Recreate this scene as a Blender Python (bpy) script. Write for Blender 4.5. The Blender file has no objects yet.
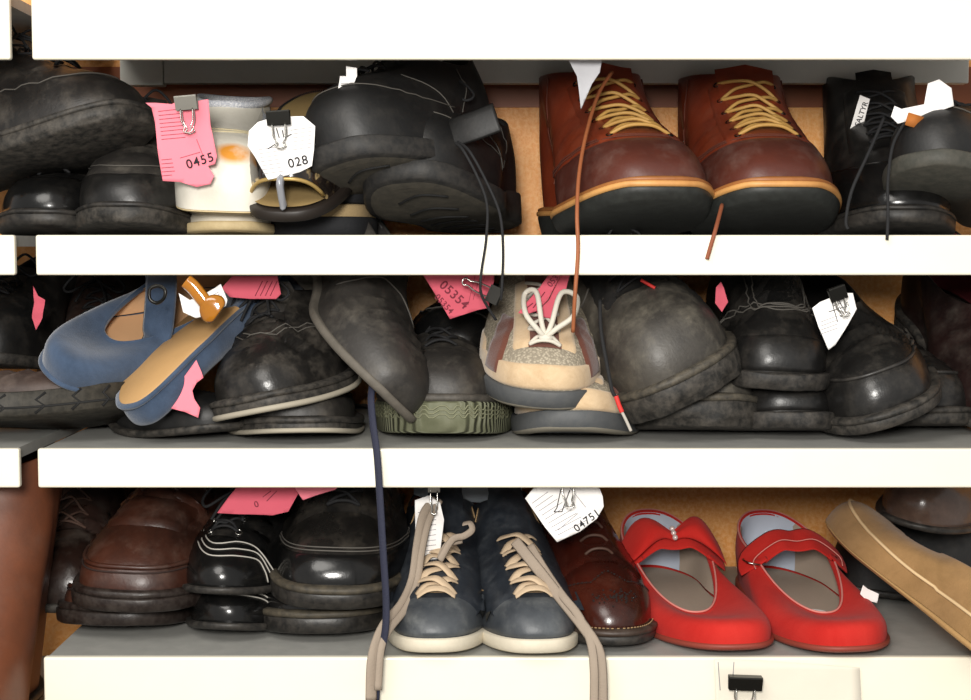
import bpy, bmesh, math, random
from mathutils import Vector, Matrix, Euler, noise
from mathutils.bvhtree import BVHTree
from math import sin, cos, pi, radians as R

C = bpy.context.scene.collection
rng = random.Random(11)
V3 = Vector

# ------------------------------------------------------------------ camera
F, PITCH, DIST, EYE = 1500.0, R(4.0), 1.17, 1.40
def ray(px, py):
    a, b = (px - 485.5) / F, (350 - py) / F
    return V3((a, cos(PITCH) + b * sin(PITCH), -sin(PITCH) + b * cos(PITCH)))
def at(px, py, Y):
    d = ray(px, py); k = (Y + DIST) / d.y
    return V3((d.x * k, Y, EYE + d.z * k))
def lerp(a, b, t): return a + (b - a) * t
def sst(a, b, x):
    t = min(1, max(0, (x - a) / (b - a))); return t * t * (3 - 2 * t)
def interp(x, pts):
    if x <= pts[0][0]: return pts[0][1]
    for (a, p), (b, q) in zip(pts, pts[1:]):
        if x <= b:
            t = (x - a) / (b - a); t = t * t * (3 - 2 * t); return p + (q - p) * t
    return pts[-1][1]

# ------------------------------------------------------------------ materials
MATS = {}
def srgb(h):
    if isinstance(h, str):
        h = [int(h[i:i + 2], 16) / 255 for i in (0, 2, 4)]
    return tuple(((c + .055) / 1.055) ** 2.4 if c > .04045 else c / 12.92 for c in h) + (1,)
class NT:
    def __init__(s, name):
        s.m = bpy.data.materials.new(name); s.m.use_nodes = True
        s.n = s.m.node_tree; s.n.nodes.clear()
        s.out = s.add('ShaderNodeOutputMaterial'); s.b = s.add('ShaderNodeBsdfPrincipled')
        s.l(s.b.outputs[0], s.out.inputs[0])
        s.tc = s.add('ShaderNodeTexCoord')
    def add(s, t, **k):
        n = s.n.nodes.new(t)
        for a, v in k.items():
            if a in n.inputs: n.inputs[a].default_value = v
            else: setattr(n, a, v)
        return n
    def l(s, a, b): s.n.links.new(a, b)
    def noise(s, scale, detail=4, rough=.6, dist=0, vec=None):
        n = s.add('ShaderNodeTexNoise'); n.inputs['Scale'].default_value = scale
        n.inputs['Detail'].default_value = detail; n.inputs['Roughness'].default_value = rough
        n.inputs['Distortion'].default_value = dist
        s.l(vec or s.tc.outputs['Object'], n.inputs['Vector']); return n.outputs['Fac']
    def ramp(s, fac, a, b, ca=(0, 0, 0, 1), cb=(1, 1, 1, 1)):
        r = s.add('ShaderNodeValToRGB'); e = r.color_ramp.elements
        e[0].position, e[1].position = a, b; e[0].color, e[1].color = ca, cb
        s.l(fac, r.inputs[0]); return r.outputs[0]
    def mix(s, fac, a, b):
        m = s.add('ShaderNodeMix', data_type='RGBA')
        for i, v in ((0, fac), (6, a), (7, b)):
            if isinstance(v, (float, int, tuple)): m.inputs[i].default_value = v
            else: s.l(v, m.inputs[i])
        return m.outputs[2]
    def math(s, op, a, b):
        m = s.add('ShaderNodeMath', operation=op)
        for i, v in ((0, a), (1, b)):
            if isinstance(v, (float, int)): m.inputs[i].default_value = v
            else: s.l(v, m.inputs[i])
        return m.outputs[0]
    def bump(s, h, strength, dist=.001):
        b = s.add('ShaderNodeBump'); b.inputs['Strength'].default_value = strength
        b.inputs['Distance'].default_value = dist
        s.l(h, b.inputs['Height']); s.l(b.outputs[0], s.b.inputs['Normal'])
    def set(s, **k):
        for a, v in k.items():
            a = a.replace('_', ' ')
            if isinstance(v, (float, int, tuple)): s.b.inputs[a].default_value = v
            else: s.l(v, s.b.inputs[a])
def leather(key, c1, c2=None, rough=.38, dust=.25, dcol='8a8176', bump=.25, spec=.5, grain=420):
    if key in MATS: return MATS[key]
    t = NT('leather ' + key); c1 = srgb(c1); c2 = srgb(c2) if c2 else tuple(x * .55 for x in c1[:3]) + (1,)
    big = t.noise(14, 6, .7, .15); fine = t.noise(grain, 2); mid = t.noise(60, 4)
    col = t.mix(t.ramp(big, .35, .68), c1, c2)
    dm = t.math('MULTIPLY', t.ramp(t.noise(40, 9, .66, .1), .45, .76), t.ramp(mid, .3, .8))
    dm = t.math('MULTIPLY', dm, dust * .65)
    geo = t.add('ShaderNodeNewGeometry'); sx = t.add('ShaderNodeSeparateXYZ'); t.l(geo.outputs['Normal'], sx.inputs[0])
    up = t.math('MULTIPLY_ADD', sx.outputs[2], .5); 
    t.n.nodes[-1].inputs[2].default_value = .75
    dm = t.math('MULTIPLY', dm, up)
    t.set(Base_Color=t.mix(dm, col, srgb(dcol)))
    r = t.math('MULTIPLY_ADD', dm, .6); t.n.nodes[-1].inputs[2].default_value = rough
    r2 = t.math('MULTIPLY_ADD', big, .22); t.n.nodes[-1].inputs[2].default_value = -.11
    t.set(Roughness=t.math('ADD', r, r2), Specular_IOR_Level=spec)
    h = t.math('ADD', t.math('MULTIPLY', fine, .35), t.math('MULTIPLY', mid, .9))
    t.bump(h, bump, .0012)
    MATS[key] = t.m; return t.m
def suede(key, c1, c2, rough=.95, scale=30, sheen=.4, bump=.5):
    if key in MATS: return MATS[key]
    t = NT('suede ' + key)
    f = t.noise(scale, 6, .7, .5); g = t.noise(900, 2)
    col = t.mix(t.ramp(f, .32, .7), srgb(c1), srgb(c2))
    t.set(Base_Color=t.mix(t.math('MULTIPLY', g, .25), col, srgb(c2)), Roughness=rough, Specular_IOR_Level=.15, Sheen_Weight=sheen, Sheen_Roughness=.5)
    t.bump(g, bump, .0008); MATS[key] = t.m; return t.m
def rubber(key, c, rough=.55, dust=.3, dcol='7d756b', tread=0, spec=.35):
    if key in MATS: return MATS[key]
    t = NT('rubber ' + key); c1 = srgb(c)
    f = t.noise(120, 8, .7, .1)
    dm = t.math('MULTIPLY', t.ramp(f, .38, .8), dust * .55)
    t.set(Base_Color=t.mix(dm, c1, srgb(dcol)), Roughness=rough, Specular_IOR_Level=spec)
    if tread:
        w = t.add('ShaderNodeTexWave'); w.wave_profile = 'SAW' if tread < 0 else 'SIN'
        w.inputs['Scale'].default_value = abs(tread); w.inputs['Distortion'].default_value = 3; w.inputs['Detail'].default_value = 0
        w.inputs['Detail Scale'].default_value = 1; w.bands_direction = 'Y'
        t.l(t.tc.outputs['Object'], w.inputs['Vector']); t.bump(w.outputs['Fac'], .9, .003)
    else: t.bump(t.noise(300, 3), .25, .0008)
    MATS[key] = t.m; return t.m
def plain(key, c, rough=.5, metal=0, bump=0, scale=400, var=.12, **k):
    if key in MATS: return MATS[key]
    t = NT(key); c1 = srgb(c); c2 = tuple(x * (1 - var * 2) for x in c1[:3]) + (1,)
    t.set(Base_Color=t.mix(t.noise(40, 5), c1, c2), Roughness=rough, Metallic=metal, **k)
    if bump: t.bump(t.noise(scale, 2), bump, .0008)
    MATS[key] = t.m; return t.m
def weave(key, c1, c2, scale=500, bump=.6):
    if key in MATS: return MATS[key]
    t = NT('weave ' + key)
    v = t.add('ShaderNodeTexVoronoi'); v.inputs['Scale'].default_value = scale; t.l(t.tc.outputs['Object'], v.inputs['Vector'])
    f = t.ramp(v.outputs['Distance'], .1, .6)
    t.set(Base_Color=t.mix(f, srgb(c1), srgb(c2)), Roughness=.9, Specular_IOR_Level=.15); t.bump(v.outputs['Distance'], bump, .001)
    MATS[key] = t.m; return t.m

# ------------------------------------------------------------------ objects
def link(o, parent=None):
    C.objects.link(o)
    if parent: o.parent = parent
    return o
def mesh(name, V, Fc, mat, parent=None, smooth=True, fm=None):
    me = bpy.data.meshes.new(name); me.from_pydata([tuple(v) for v in V], [], Fc)
    for m in (mat if isinstance(mat, (list, tuple)) else [mat]): me.materials.append(m)
    if smooth: me.polygons.foreach_set('use_smooth', [True] * len(me.polygons))
    if fm: me.polygons.foreach_set('material_index', fm)
    me.update()
    bm = bmesh.new(); bm.from_mesh(me); bmesh.ops.recalc_face_normals(bm, faces=bm.faces); bm.to_mesh(me); bm.free()
    return link(bpy.data.objects.new(name, me), parent)
def empty(name, label, cat, M=None, group=None):
    o = bpy.data.objects.new(name, None); o.empty_display_size = .02
    C.objects.link(o)
    if M is not None: o.matrix_world = M
    tag(o, label, cat, group); return o
def tag(o, label, cat, group=None):
    o['label'] = label; o['category'] = cat
    if group: o['group'] = group
    return o
class MB:
    """collects shapes into one mesh"""
    def __init__(s): s.V, s.F = [], []
    def grid(s, rows, closed=False, cap=False):
        b = len(s.V); n = len(rows[0])
        for r in rows: s.V.extend(r)
        for i in range(len(rows) - 1):
            for j in range(n if closed else n - 1):
                k = (j + 1) % n
                s.F.append((b + i * n + j, b + i * n + k, b + (i + 1) * n + k, b + (i + 1) * n + j))
        if cap:
            for i in (0, len(rows) - 1):
                s.F.append(tuple(b + i * n + j for j in range(n)))
    def box(s, lo, hi, M=None):
        b = len(s.V)
        for z in (0, 1):
            for y in (0, 1):
                for x in (0, 1):
                    v = V3(((lo, hi)[x][0], (lo, hi)[y][1], (lo, hi)[z][2])); s.V.append(M @ v if M else v)
        for f in ((0, 2, 3, 1), (4, 5, 7, 6), (0, 1, 5, 4), (2, 6, 7, 3), (0, 4, 6, 2), (1, 3, 7, 5)):
            s.F.append(tuple(b + i for i in f))
    def tube(s, P, rx, ry=None, seg=8, up=None, cap=True, closed=False):
        ry = ry or rx; P = [V3(p) for p in P]; rows = []; n = len(P)
        prev = None
        for i, p in enumerate(P):
            if closed: d = P[(i + 1) % n] - P[i - 1]
            else: d = P[min(i + 1, n - 1)] - P[max(i - 1, 0)]
            if d.length < 1e-9: d = V3((0, 0, 1))
            d.normalize()
            a = up[i] if up else (prev if prev is not None else (V3((0, -1, 0)) if abs(d.y) < .8 else V3((1, 0, 0))))
            a = a - d * a.dot(d)
            if a.length < 1e-6: a = d.orthogonal()
            a.normalize(); b = d.cross(a); prev = a
            kx = rx(i / (n - 1)) if callable(rx) else rx
            rows.append([p + b * (kx * cos(2 * pi * j / seg)) + a * (ry * sin(2 * pi * j / seg)) for j in range(seg)])
        if closed: rows.append(rows[0])
        s.grid(rows, True, cap and not closed)
    def build(s, name, mat, parent=None, smooth=True): return mesh(name, s.V, s.F, mat, parent, smooth)
def crom(P, n=6, closed=False):
    P = [V3(p) for p in P]; out = []; m = len(P)
    for i in range(m if closed else m - 1):
        g = (lambda k: P[k % m]) if closed else (lambda k: P[min(max(k, 0), m - 1)])
        a, b, c, d = g(i - 1), g(i), g(i + 1), g(i + 2)
        for k in range(n):
            t = k / n
            out.append(.5 * ((2 * b) + (c - a) * t + (2 * a - 5 * b + 4 * c - d) * t * t + (3 * b - a - 3 * c + d) * t ** 3))
    if not closed: out.append(P[-1])
    return out
def cord(name, P, r, mat, parent=None, ry=None, n=6, seg=8):
    m = MB(); m.tube(crom(P, n), r, ry, seg); return m.build(name, mat, parent)

# ------------------------------------------------------------------ shoes
OV = {}  # squashed lower shoes of a stacked pair
LOW = dict(zf=.036, zs=.028, zb=.032, toeH=.03)
class Shoe:
    D = dict(L=.285, W=.105, WW=.074, HW=.070, te=.78, tw=1.0, toeH=.050, sideH=.55, side=1, heel=.022, sole=.008, spring=.010, sprt=.32, bend=.010,
             thr=.52, colw=.031, zf=.070, zs=.052, zb=.070, k2t=.42, k3t=.42, k2s=.22, k3s=.35, wedge=False, welt=.004, lug=0, crease=.0018,
             ctf=.27, crf=15, lump=.0012, seed=0, colb=1.5, heelt=.72, N=72, NV=30, bulge=.004, toeb=.004)
    def __init__(s, name, label, cat='shoe', group=None, **k):
        for a, v in {**s.D, **k, **OV}.items(): setattr(s, a, v)
        s.root = empty(name, label, cat, None, group)
        s.bv = None
    # outline of the foot, theta 0 = toe
    def tee(s, t): return lerp(s.te, .8, sst(.0, .5, t))
    def outl(s, th, off=0.0):
        t = (1 - cos(th)) / 2; sn = abs(sin(th))
        ball = s.W / 2 / .93; ws = s.WW / 2 / .99; hw = s.HW / 2 / .76
        m = interp(t, [(0, ball * s.tw), (.3, ball), (.62, ws), (.85, hw), (1, hw)])
        w = m * sn ** s.tee(t); sg = 1 if sin(th) >= 0 else -1
        x = sg * w + s.side * s.bend * ((1 - t) ** 2 - .35)
        x += s.side * sg * .004 * sst(.35, .6, t) * sst(.85, .6, t) * sn * -1
        return V3((x + off * sin(th), -s.L / 2 + s.L * t - off * cos(th), 0))
    def tt(s, y): return min(1, max(0, (y + s.L / 2) / s.L))
    def spr(s, t): return s.spring * max(0, (s.sprt - t) / s.sprt) ** 1.7
    def hz(s, t): return s.heel * sst(.38, .74, t)
    def zbot(s, t): return s.spr(t) + (0 if s.wedge else s.hz(t))
    def ztop(s, t): return s.spr(t) + s.hz(t) + s.sole
    def S(s, th, u, off=0.0):
        o = s.outl(th, -.002); t = s.tt(o.y); z0 = s.ztop(t); c = cos(th)
        wt = max(0, c) ** 1.4
        yf = -s.L / 2 + s.L * s.thr; yb = s.L / 2 - .008; yc = (yf + yb) / 2; ry = (yb - yf) / 2
        cx = s.colw * abs(sin(th)) ** .85 * (1 if sin(th) >= 0 else -1) * (1 - .15 * c) - s.side * s.bend * .35
        cy = yc - ry * c
        tc = s.tt(cy)
        zc = s.ztop(tc) + (lerp(s.zs, s.zf, abs(c) ** s.colb) if c > 0 else lerp(s.zs, s.zb, abs(c) ** 1.6))
        P0 = V3((o.x, o.y, z0)); P3 = V3((cx, cy, zc))
        out = V3((sin(th), -c, 0))
        hh = zc - z0
        h1 = lerp(s.sideH * min(hh, .07) if c > -.2 else .5 * hh, s.toeH * 1.3, wt)
        b1 = lerp(s.bulge, s.toeb, wt)
        P1 = P0 + out * b1 + V3((0, 0, h1))
        k2 = lerp(s.k2s, s.k2t, wt); k3 = lerp(s.k3s, s.k3t, wt)
        P2 = V3((lerp(P3.x, P0.x, k2) , lerp(P3.y, P0.y, k2), zc - k3 * hh))
        if c <= 0: P2 += out * .004
        a = 1 - u
        return a ** 3 * P0 + 3 * a * a * u * P1 + 3 * a * u * u * P2 + u ** 3 * P3
    def raw(s, th, u):
        p = s.S(th, u)
        return p
    def nrm(s, th, u):
        e = .01
        a = s.S(th + e, u) - s.S(th - e, u)
        b = s.S(th, min(1, u + e)) - s.S(th, max(0, u - e))
        n = a.cross(b)
        if n.length < 1e-12: return V3((0, 0, 1))
        n.normalize(); 
        return n
    def P(s, th, u, off=0.0):
        p = s.S(th, u); n = s.nrm(th, u); t = s.tt(p.y)
        w = sst(s.ctf - .16, s.ctf - .02, t) * sst(s.ctf + .17, s.ctf + .03, t) * sst(.12, .35, u)
        q = p * 1.0
        d = 0
        if w > 0 and s.crease:
            ph = t * s.crf + 1.3 * noise.noise(V3((p.x * 22 + s.seed * 7, p.y * 9, s.seed)))
            d += s.crease * w * (sin(2 * pi * ph) - .3)
        if s.lump: d += s.lump * noise.noise(V3((p.x * 16 + s.seed * 3.7, p.y * 16, p.z * 16 + s.seed))) * sst(0, .2, u)
        return p + n * (d + off)
    # ---- pieces
    def ths(s, n=None): n = n or s.N; return [2 * pi * i / n for i in range(n)]
    def upper(s, mat, lin=None, ins=None, name='upper', T=.0032):
        T_ = s.ths(); m = MB(); rows = []
        us = [0] + [(i / s.NV) for i in range(1, s.NV + 1)]
        for u in us: rows.append([s.P(th, u) for th in T_])
        s.rim = rows[-1]
        ctr = sum(s.rim, V3()) / len(s.rim)
        def inw(p, d): v = V3((ctr.x * .0 - p.x, (ctr.y - p.y), 0)); v.x = -p.x; v.normalize(); return p + v * d
        rows.append([inw(p, T * .35) + V3((0, 0, .0012)) for p in s.rim])
        rows.append([inw(p, T * .8) + V3((0, 0, .0006)) for p in s.rim])
        rows.append([inw(p, T) - V3((0, 0, .003)) for p in s.rim])
        m.grid(rows, True)
        s.up = m.build(name, mat, s.root)
        if lin:
            m = MB(); lr = [[inw(p, T * .9) - V3((0, 0, .001)) for p in s.rim]]
            for u in (.94, .8, .6, .4, .2, .06):
                lr.append([s.P(th, u) - s.nrm(th, u) * (T + .001) for th in T_])
            m.grid(lr, True); m.build('lining', lin, s.root)
        if ins: s.insole(ins)
        s.bv = BVHTree.FromPolygons([tuple(v) for r in rows for v in r], [tuple(f) for f in m_faces(rows)])
        # ridge
        K = 60; s.rg = [s.P(0, i / K) for i in range(K + 1)]
        return s.up
    def insole(s, mat, h=.003, off=-.006):
        m = MB(); T_ = s.ths(); N = len(T_)
        ol = [s.outl(th, off) for th in T_]
        V = [V3((p.x, p.y, s.ztop(s.tt(p.y)) + h)) for p in ol]
        m.V = V; m.F = [(i, i + 1, N - i - 1, (N - i) % N) for i in range(1, N // 2 - 1)] + [(0, 1, N - 1), (N // 2 - 1, N // 2, N // 2 + 1)]
        return m.build('insole', mat, s.root)
    def outsole(s, mat, name='sole', welt=None, nrow=3, heelmat=None, taper=.0, th=None, split=None):
        T_ = s.ths(96); N = 96; w = s.welt if welt is None else welt; m = MB(); rows = []
        def ring(off, fr, lug=0, dz=0):
            r = []
            for i, th_ in enumerate(T_):
                l = -s.lug if (lug and s.lug and (i // 3) % 2) else 0
                p = s.outl(th_, off + l); t = s.tt(p.y)
                p.z = lerp(s.zbot(t), s.ztop(t), fr) + dz; r.append(p)
            return r
        bot = ring(w - taper - .003, 0, 1)
        rows = [bot, ring(w - taper - .0005, 0, 1, .0015)]
        if s.lug: rows += [ring(w - taper * .6, .30, 1), ring(w - taper * .6, .34), ring(w, .62)]
        else: rows += [ring(w - taper * .5, .5)]
        rows += [ring(w, 1, 0, -.0012), ring(w - .001, 1), ring(-.008, 1, 0, .0004)]
        m.grid(rows, True)
        m.F += [(i, i + 1, N - i - 1, (N - i) % N) for i in range(1, N // 2 - 1)] + [(0, 1, N - 1), (N // 2 - 1, N // 2, N // 2 + 1)]
        if split: mesh('heel_cover', m.V, [f for f in m.F if sum(s.tt(m.V[i].y) for i in f) / len(f) > split], heelmat, s.root); m.F = [f for f in m.F if sum(s.tt(m.V[i].y) for i in f) / len(f) <= split]
        o = m.build(name, mat, s.root)
        if not s.wedge and s.heel > .006:
            idx = [i for i in range(N) if s.tt(s.outl(T_[i], 0).y) > s.heelt]
            m = MB()
            rr = []
            for fr, of in ((0, w - .004), (.03, w - .0025), (.5, w - .0015), (1, w - .001)):
                r = []
                for i in idx:
                    p = s.outl(T_[i], of - (s.lug if s.lug and fr < .4 and (i // 3) % 2 else 0)); p.z = s.zbot(s.tt(p.y)) * fr; r.append(p)
                rr.append(r)
            m.grid(rr, True, True)
            m.build('heel', heelmat or mat, s.root, smooth=False)
        return o
    def weltstrip(s, mat, w=.005, h=.0035, name='welt', t1=.78, dz=0):
        m = MB(); N = 120; rows = []
        T_ = [th for th in s.ths(N) if s.tt(s.outl(th).y) <= t1]
        T_ = [th - 2 * pi if th > pi else th for th in T_]; T_.sort()
        for off, z in ((-.006, 0), (w, 0), (w + .0006, h * .5), (w, h), (w * .2, h + .0012), (-.004, h + .0012)):
            r = []
            for th in T_:
                p = s.outl(th, off); p.z = s.ztop(s.tt(p.y)) + z + dz; r.append(p)
            rows.append(r)
        m.grid(rows); return m.build(name, mat, s.root)
    def stitches(s, mat, off=.002, z=.0055, t1=.75, step=3.2e-3, r=.0005, name='welt_stitching'):
        m = MB(); N = 240
        T_ = [th for th in s.ths(N)]; T_ = sorted(th - 2 * pi if th > pi else th for th in T_)
        pts = [p for p in (s.outl(th, off) for th in T_) if s.tt(p.y) <= t1]
        for p in pts: p.z = s.ztop(s.tt(p.y)) + z
        acc = 0; last = pts[0]
        for a, b in zip(pts, pts[1:]):
            acc += (b - a).length
            if acc > step: acc = 0; m.tube([b - (b - a).normalized() * step * .32, b + (b - a).normalized() * step * .32], r, seg=4)
        return m.build(name, mat, s.root)
    # ---- surface helpers
    def proj(s, x, v, off=0.0):
        K = len(s.rg) - 1; f = v * K; i = int(min(max(f, 0), K - 1)); k = f - i
        p = s.rg[i].lerp(s.rg[i + 1], k) if v <= 1 else s.rg[K] + (s.rg[K] - s.rg[K - 4]).normalized() * (v - 1) * .1
        d = (s.rg[min(i + 2, K)] - s.rg[max(i - 2, 0)]).normalized(); n = V3((1, 0, 0)).cross(d)
        if n.z < 0: n = -n
        o = p + V3((x, 0, 0)) + n * .05
        h = s.bv.ray_cast(o, -n, .12)
        if h[0] is None or abs((h[0] - p).dot(n)) > .045: return p + V3((x, 0, 0)) + n * (off - abs(x) * .25), n
        nn = h[1] if h[1].dot(n) > 0 else -h[1]
        return h[0] + nn * off, nn
    def patch(s, fn, nu, nv, mat, name, off=.001, ring=True):
        rows = []
        for i in range(nu + 1):
            r = []
            for j in range(nv + 1):
                p, n = fn(i / nu, j / nv)
                e = i in (0, nu) or j in (0, nv)
                r.append(p + n * (-.0008 if e and ring else off))
            rows.append(r)
        if ring:  # keep crisp edge: duplicate inner border
            pass
        m = MB(); m.grid(rows); return m.build(name, mat, s.root)
    def cap(s, mat, a=1.1, u0=.0, uc=None, name='toe_cap', off=.0012, nu=30, nv=14):
        uc = uc or (lambda th: .42)
        def fn(i, j):
            th = lerp(-a, a, i); u = lerp(u0, uc(th), j); return s.P(th, u), s.nrm(th, u)
        return s.patch(fn, nu, nv, mat, name, off)
    def seam(s, pts, mat, r=.0007, name='seam', off=.0006, n=6):
        P = crom([V3((a, b, 0)) for a, b in pts], n)
        m = MB(); m.tube([s.P(p.x, p.y, off) for p in P], r, seg=6); return m.build(name, mat, s.root)
    def seams(s, lst, mat, r=.0007, name='stitching', off=.0006, n=6):
        m = MB()
        for pts in lst:
            m.tube([s.P(p.x, p.y, off) for p in crom([V3((a, b, 0)) for a, b in pts], n)], r, seg=6)
        return m.build(name, mat, s.root)
    def pseams(s, lst, mat, r=.0007, name='stitching', off=.0012, n=6):
        m = MB()
        for pts in lst:
            m.tube([s.proj(p.x, p.y, off)[0] for p in crom([V3((a, b, 0)) for a, b in pts], n)], r, seg=6)
        return m.build(name, mat, s.root)
    def facing(s, mat, v0=.55, v1=.99, e=.011, w=.016, name='eyelet_facing', off=.0014, flare=.4):
        for sg in (-1, 1):
            def fn(i, j):
                v = lerp(v0, v1, j); x = sg * (e + (w * (1 + flare * (1 - j)) * i)) ; return s.proj(x, v)
            s.patch(fn, 7, 14, mat, name, off)
    def tongue(s, mat, v0=.55, v1=1.12, w=.017, name='tongue', off=.0008, lift=.0):
        def fn(i, j):
            v = lerp(v0, v1, j); x = lerp(-w, w, i)
            p, n = s.proj(x, v); return p + n * (lift * max(0, j - .6)), n
        return s.patch(fn, 8, 14, mat, name, off, False)
    def laces(s, mat, v0=.58, v1=.96, n=5, e=.013, r=.0012, ry=None, cross=True, name='laces', off=.002, sag=.003, eye=None, flat=False):
        m = MB(); E = []
        for k in range(n):
            v = lerp(v0, v1, k / (n - 1)); ee = e if not callable(e) else e(k / (n - 1))
            E.append((v, ee))
        for k, (v, ee) in enumerate(E):
            pts = []
            nx = E[k + 1] if cross and k + 1 < n else (v, ee)
            if not cross or k == 0:
                pl = [(-ee, v, 0), (-ee * .5, v, 1), (0, v, 1.3), (ee * .5, v, 1), (ee, v, 0)]
                s._lace(m, pl, r, ry, off, sag)
            if cross and k + 1 < n:
                for sg in (-1, 1):
                    pl = [(sg * ee, v, 0), (sg * ee * .55, lerp(v, nx[0], .25), .9), (0, lerp(v, nx[0], .5), 1.3 + .5 * sg), (-sg * nx[1] * .55, lerp(v, nx[0], .75), 1.0), (-sg * nx[1], nx[0], 0)]
                    s._lace(m, pl, r, ry, off, sag)
        o = m.build(name, mat, s.root)
        if eye:
            m = MB()
            for v, ee in E:
                for sg in (-1, 1):
                    p, nn = s.proj(sg * (ee + .001), v, .0016)
                    a = nn.orthogonal().normalized(); b = nn.cross(a)
                    m.tube([p + a * (.0026 * cos(q)) + b * (.0026 * sin(q)) for q in [2 * pi * i / 12 for i in range(12)]], .0008, seg=5, closed=True)
            m.build('eyelets', eye, s.root)
        return o
    def _lace(s, m, pl, r, ry, off, sag):
        P, U = [], []
        for x, v, h in pl:
            p, n = s.proj(x, v, off + sag * h); P.append(p); U.append(n)
        Q = crom(P, 5); UU = crom(U, 5)
        m.tube(Q, r, ry, 7, up=[u.normalized() for u in UU])
    def bow(s, mat, v=.97, size=.028, r=.0013, drop=.03, ry=None, ends=True, name='lace_bow', lift=.006):
        m = MB(); p, n = s.proj(0, v, .005 + lift)
        d = V3((0, -.75, -.65)).normalized()
        for sg in (-1, 1):
            q = [p, p + V3((sg * size * .5, 0, .004)) + n * .006, p + V3((sg * size, 0, -.004)) + d * size * .25 + n * .005, p + V3((sg * size * .8, 0, 0)) + d * size * .6 + n * .001, p + V3((sg * size * .3, 0, 0)) + d * size * .3 + n * .004, p + n * .003]
            m.tube(crom(q, 6), r, ry, 7)
            if ends:
                q = [p, p + V3((sg * .008, 0, 0)) + d * drop * .4 + n * .003, p + V3((sg * .014, 0, 0)) + d * drop + n * .001]
                m.tube(crom(q, 6), r, ry, 7)
        m.tube([p + V3((-.004, 0, 0)), p + V3((.004, 0, 0))], r * 2.2, seg=8)
        return m.build(name, mat, s.root)
    def place(s, px, py, Y, yaw=0, pitch=0, roll=0, anchor=None, rest=None, Mr=None):
        """anchor point (shoe space) goes to the place seen at px,py at depth Y; rest = a shelf height the lowest point comes down to"""
        Mr = Mr or Matrix.Rotation(R(yaw), 4, 'Z') @ Matrix.Rotation(R(pitch), 4, 'X') @ Matrix.Rotation(R(roll), 4, 'Y')
        a = V3(anchor) if anchor else V3((s.outl(0).x, -s.L / 2, s.ztop(0)))
        T = at(px, py, Y) - Mr @ a
        if rest is not None:
            lo = min((Mr @ V3(v.co)).z for ch in s.root.children if ch.type == 'MESH' and ch.name.split('.')[0] not in ('hanging_lace',) for v in ch.data.vertices)
            T.z = rest - lo
        s.M = Matrix.Translation(T) @ Mr
        s.root.matrix_world = s.M
        s.inv = s.M.inverted()
        return s
    def aim(s, px, py, Y, d, top, anchor=None, rest=None):
        """like place, with the toe direction and the upward direction given as vectors"""
        y = -V3(d).normalized(); z = V3(top); z = (z - y * z.dot(y)).normalized(); x = y.cross(z)
        Mr = Matrix((x, y, z)).transposed().to_4x4()
        e = Mr.to_euler('YXZ')
        return s.place(px, py, Y, 0, 0, 0, anchor, rest, Mr=Mr)
    def hit(s, px, py, off=.002):
        """world point on the shoe's upper seen at px,py"""
        o = s.inv @ V3((0, -DIST, EYE)); d = (s.inv.to_3x3() @ ray(px, py)).normalized()
        h = s.bv.ray_cast(o, d); return s.M @ (h[0] - d * off) if h[0] is not None else None
    def tolocal(s, P): return [s.inv @ V3(p) for p in P]
    def worldcord(s, name, P, r, mat, ry=None, n=6):
        return cord(name, s.tolocal(P), r, mat, s.root, ry, n)
def m_faces(rows):
    n = len(rows[0]); F_ = []
    for i in range(len(rows) - 1):
        for j in range(n):
            k = (j + 1) % n; F_.append((i * n + j, i * n + k, (i + 1) * n + k, (i + 1) * n + j))
    return F_

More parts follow.
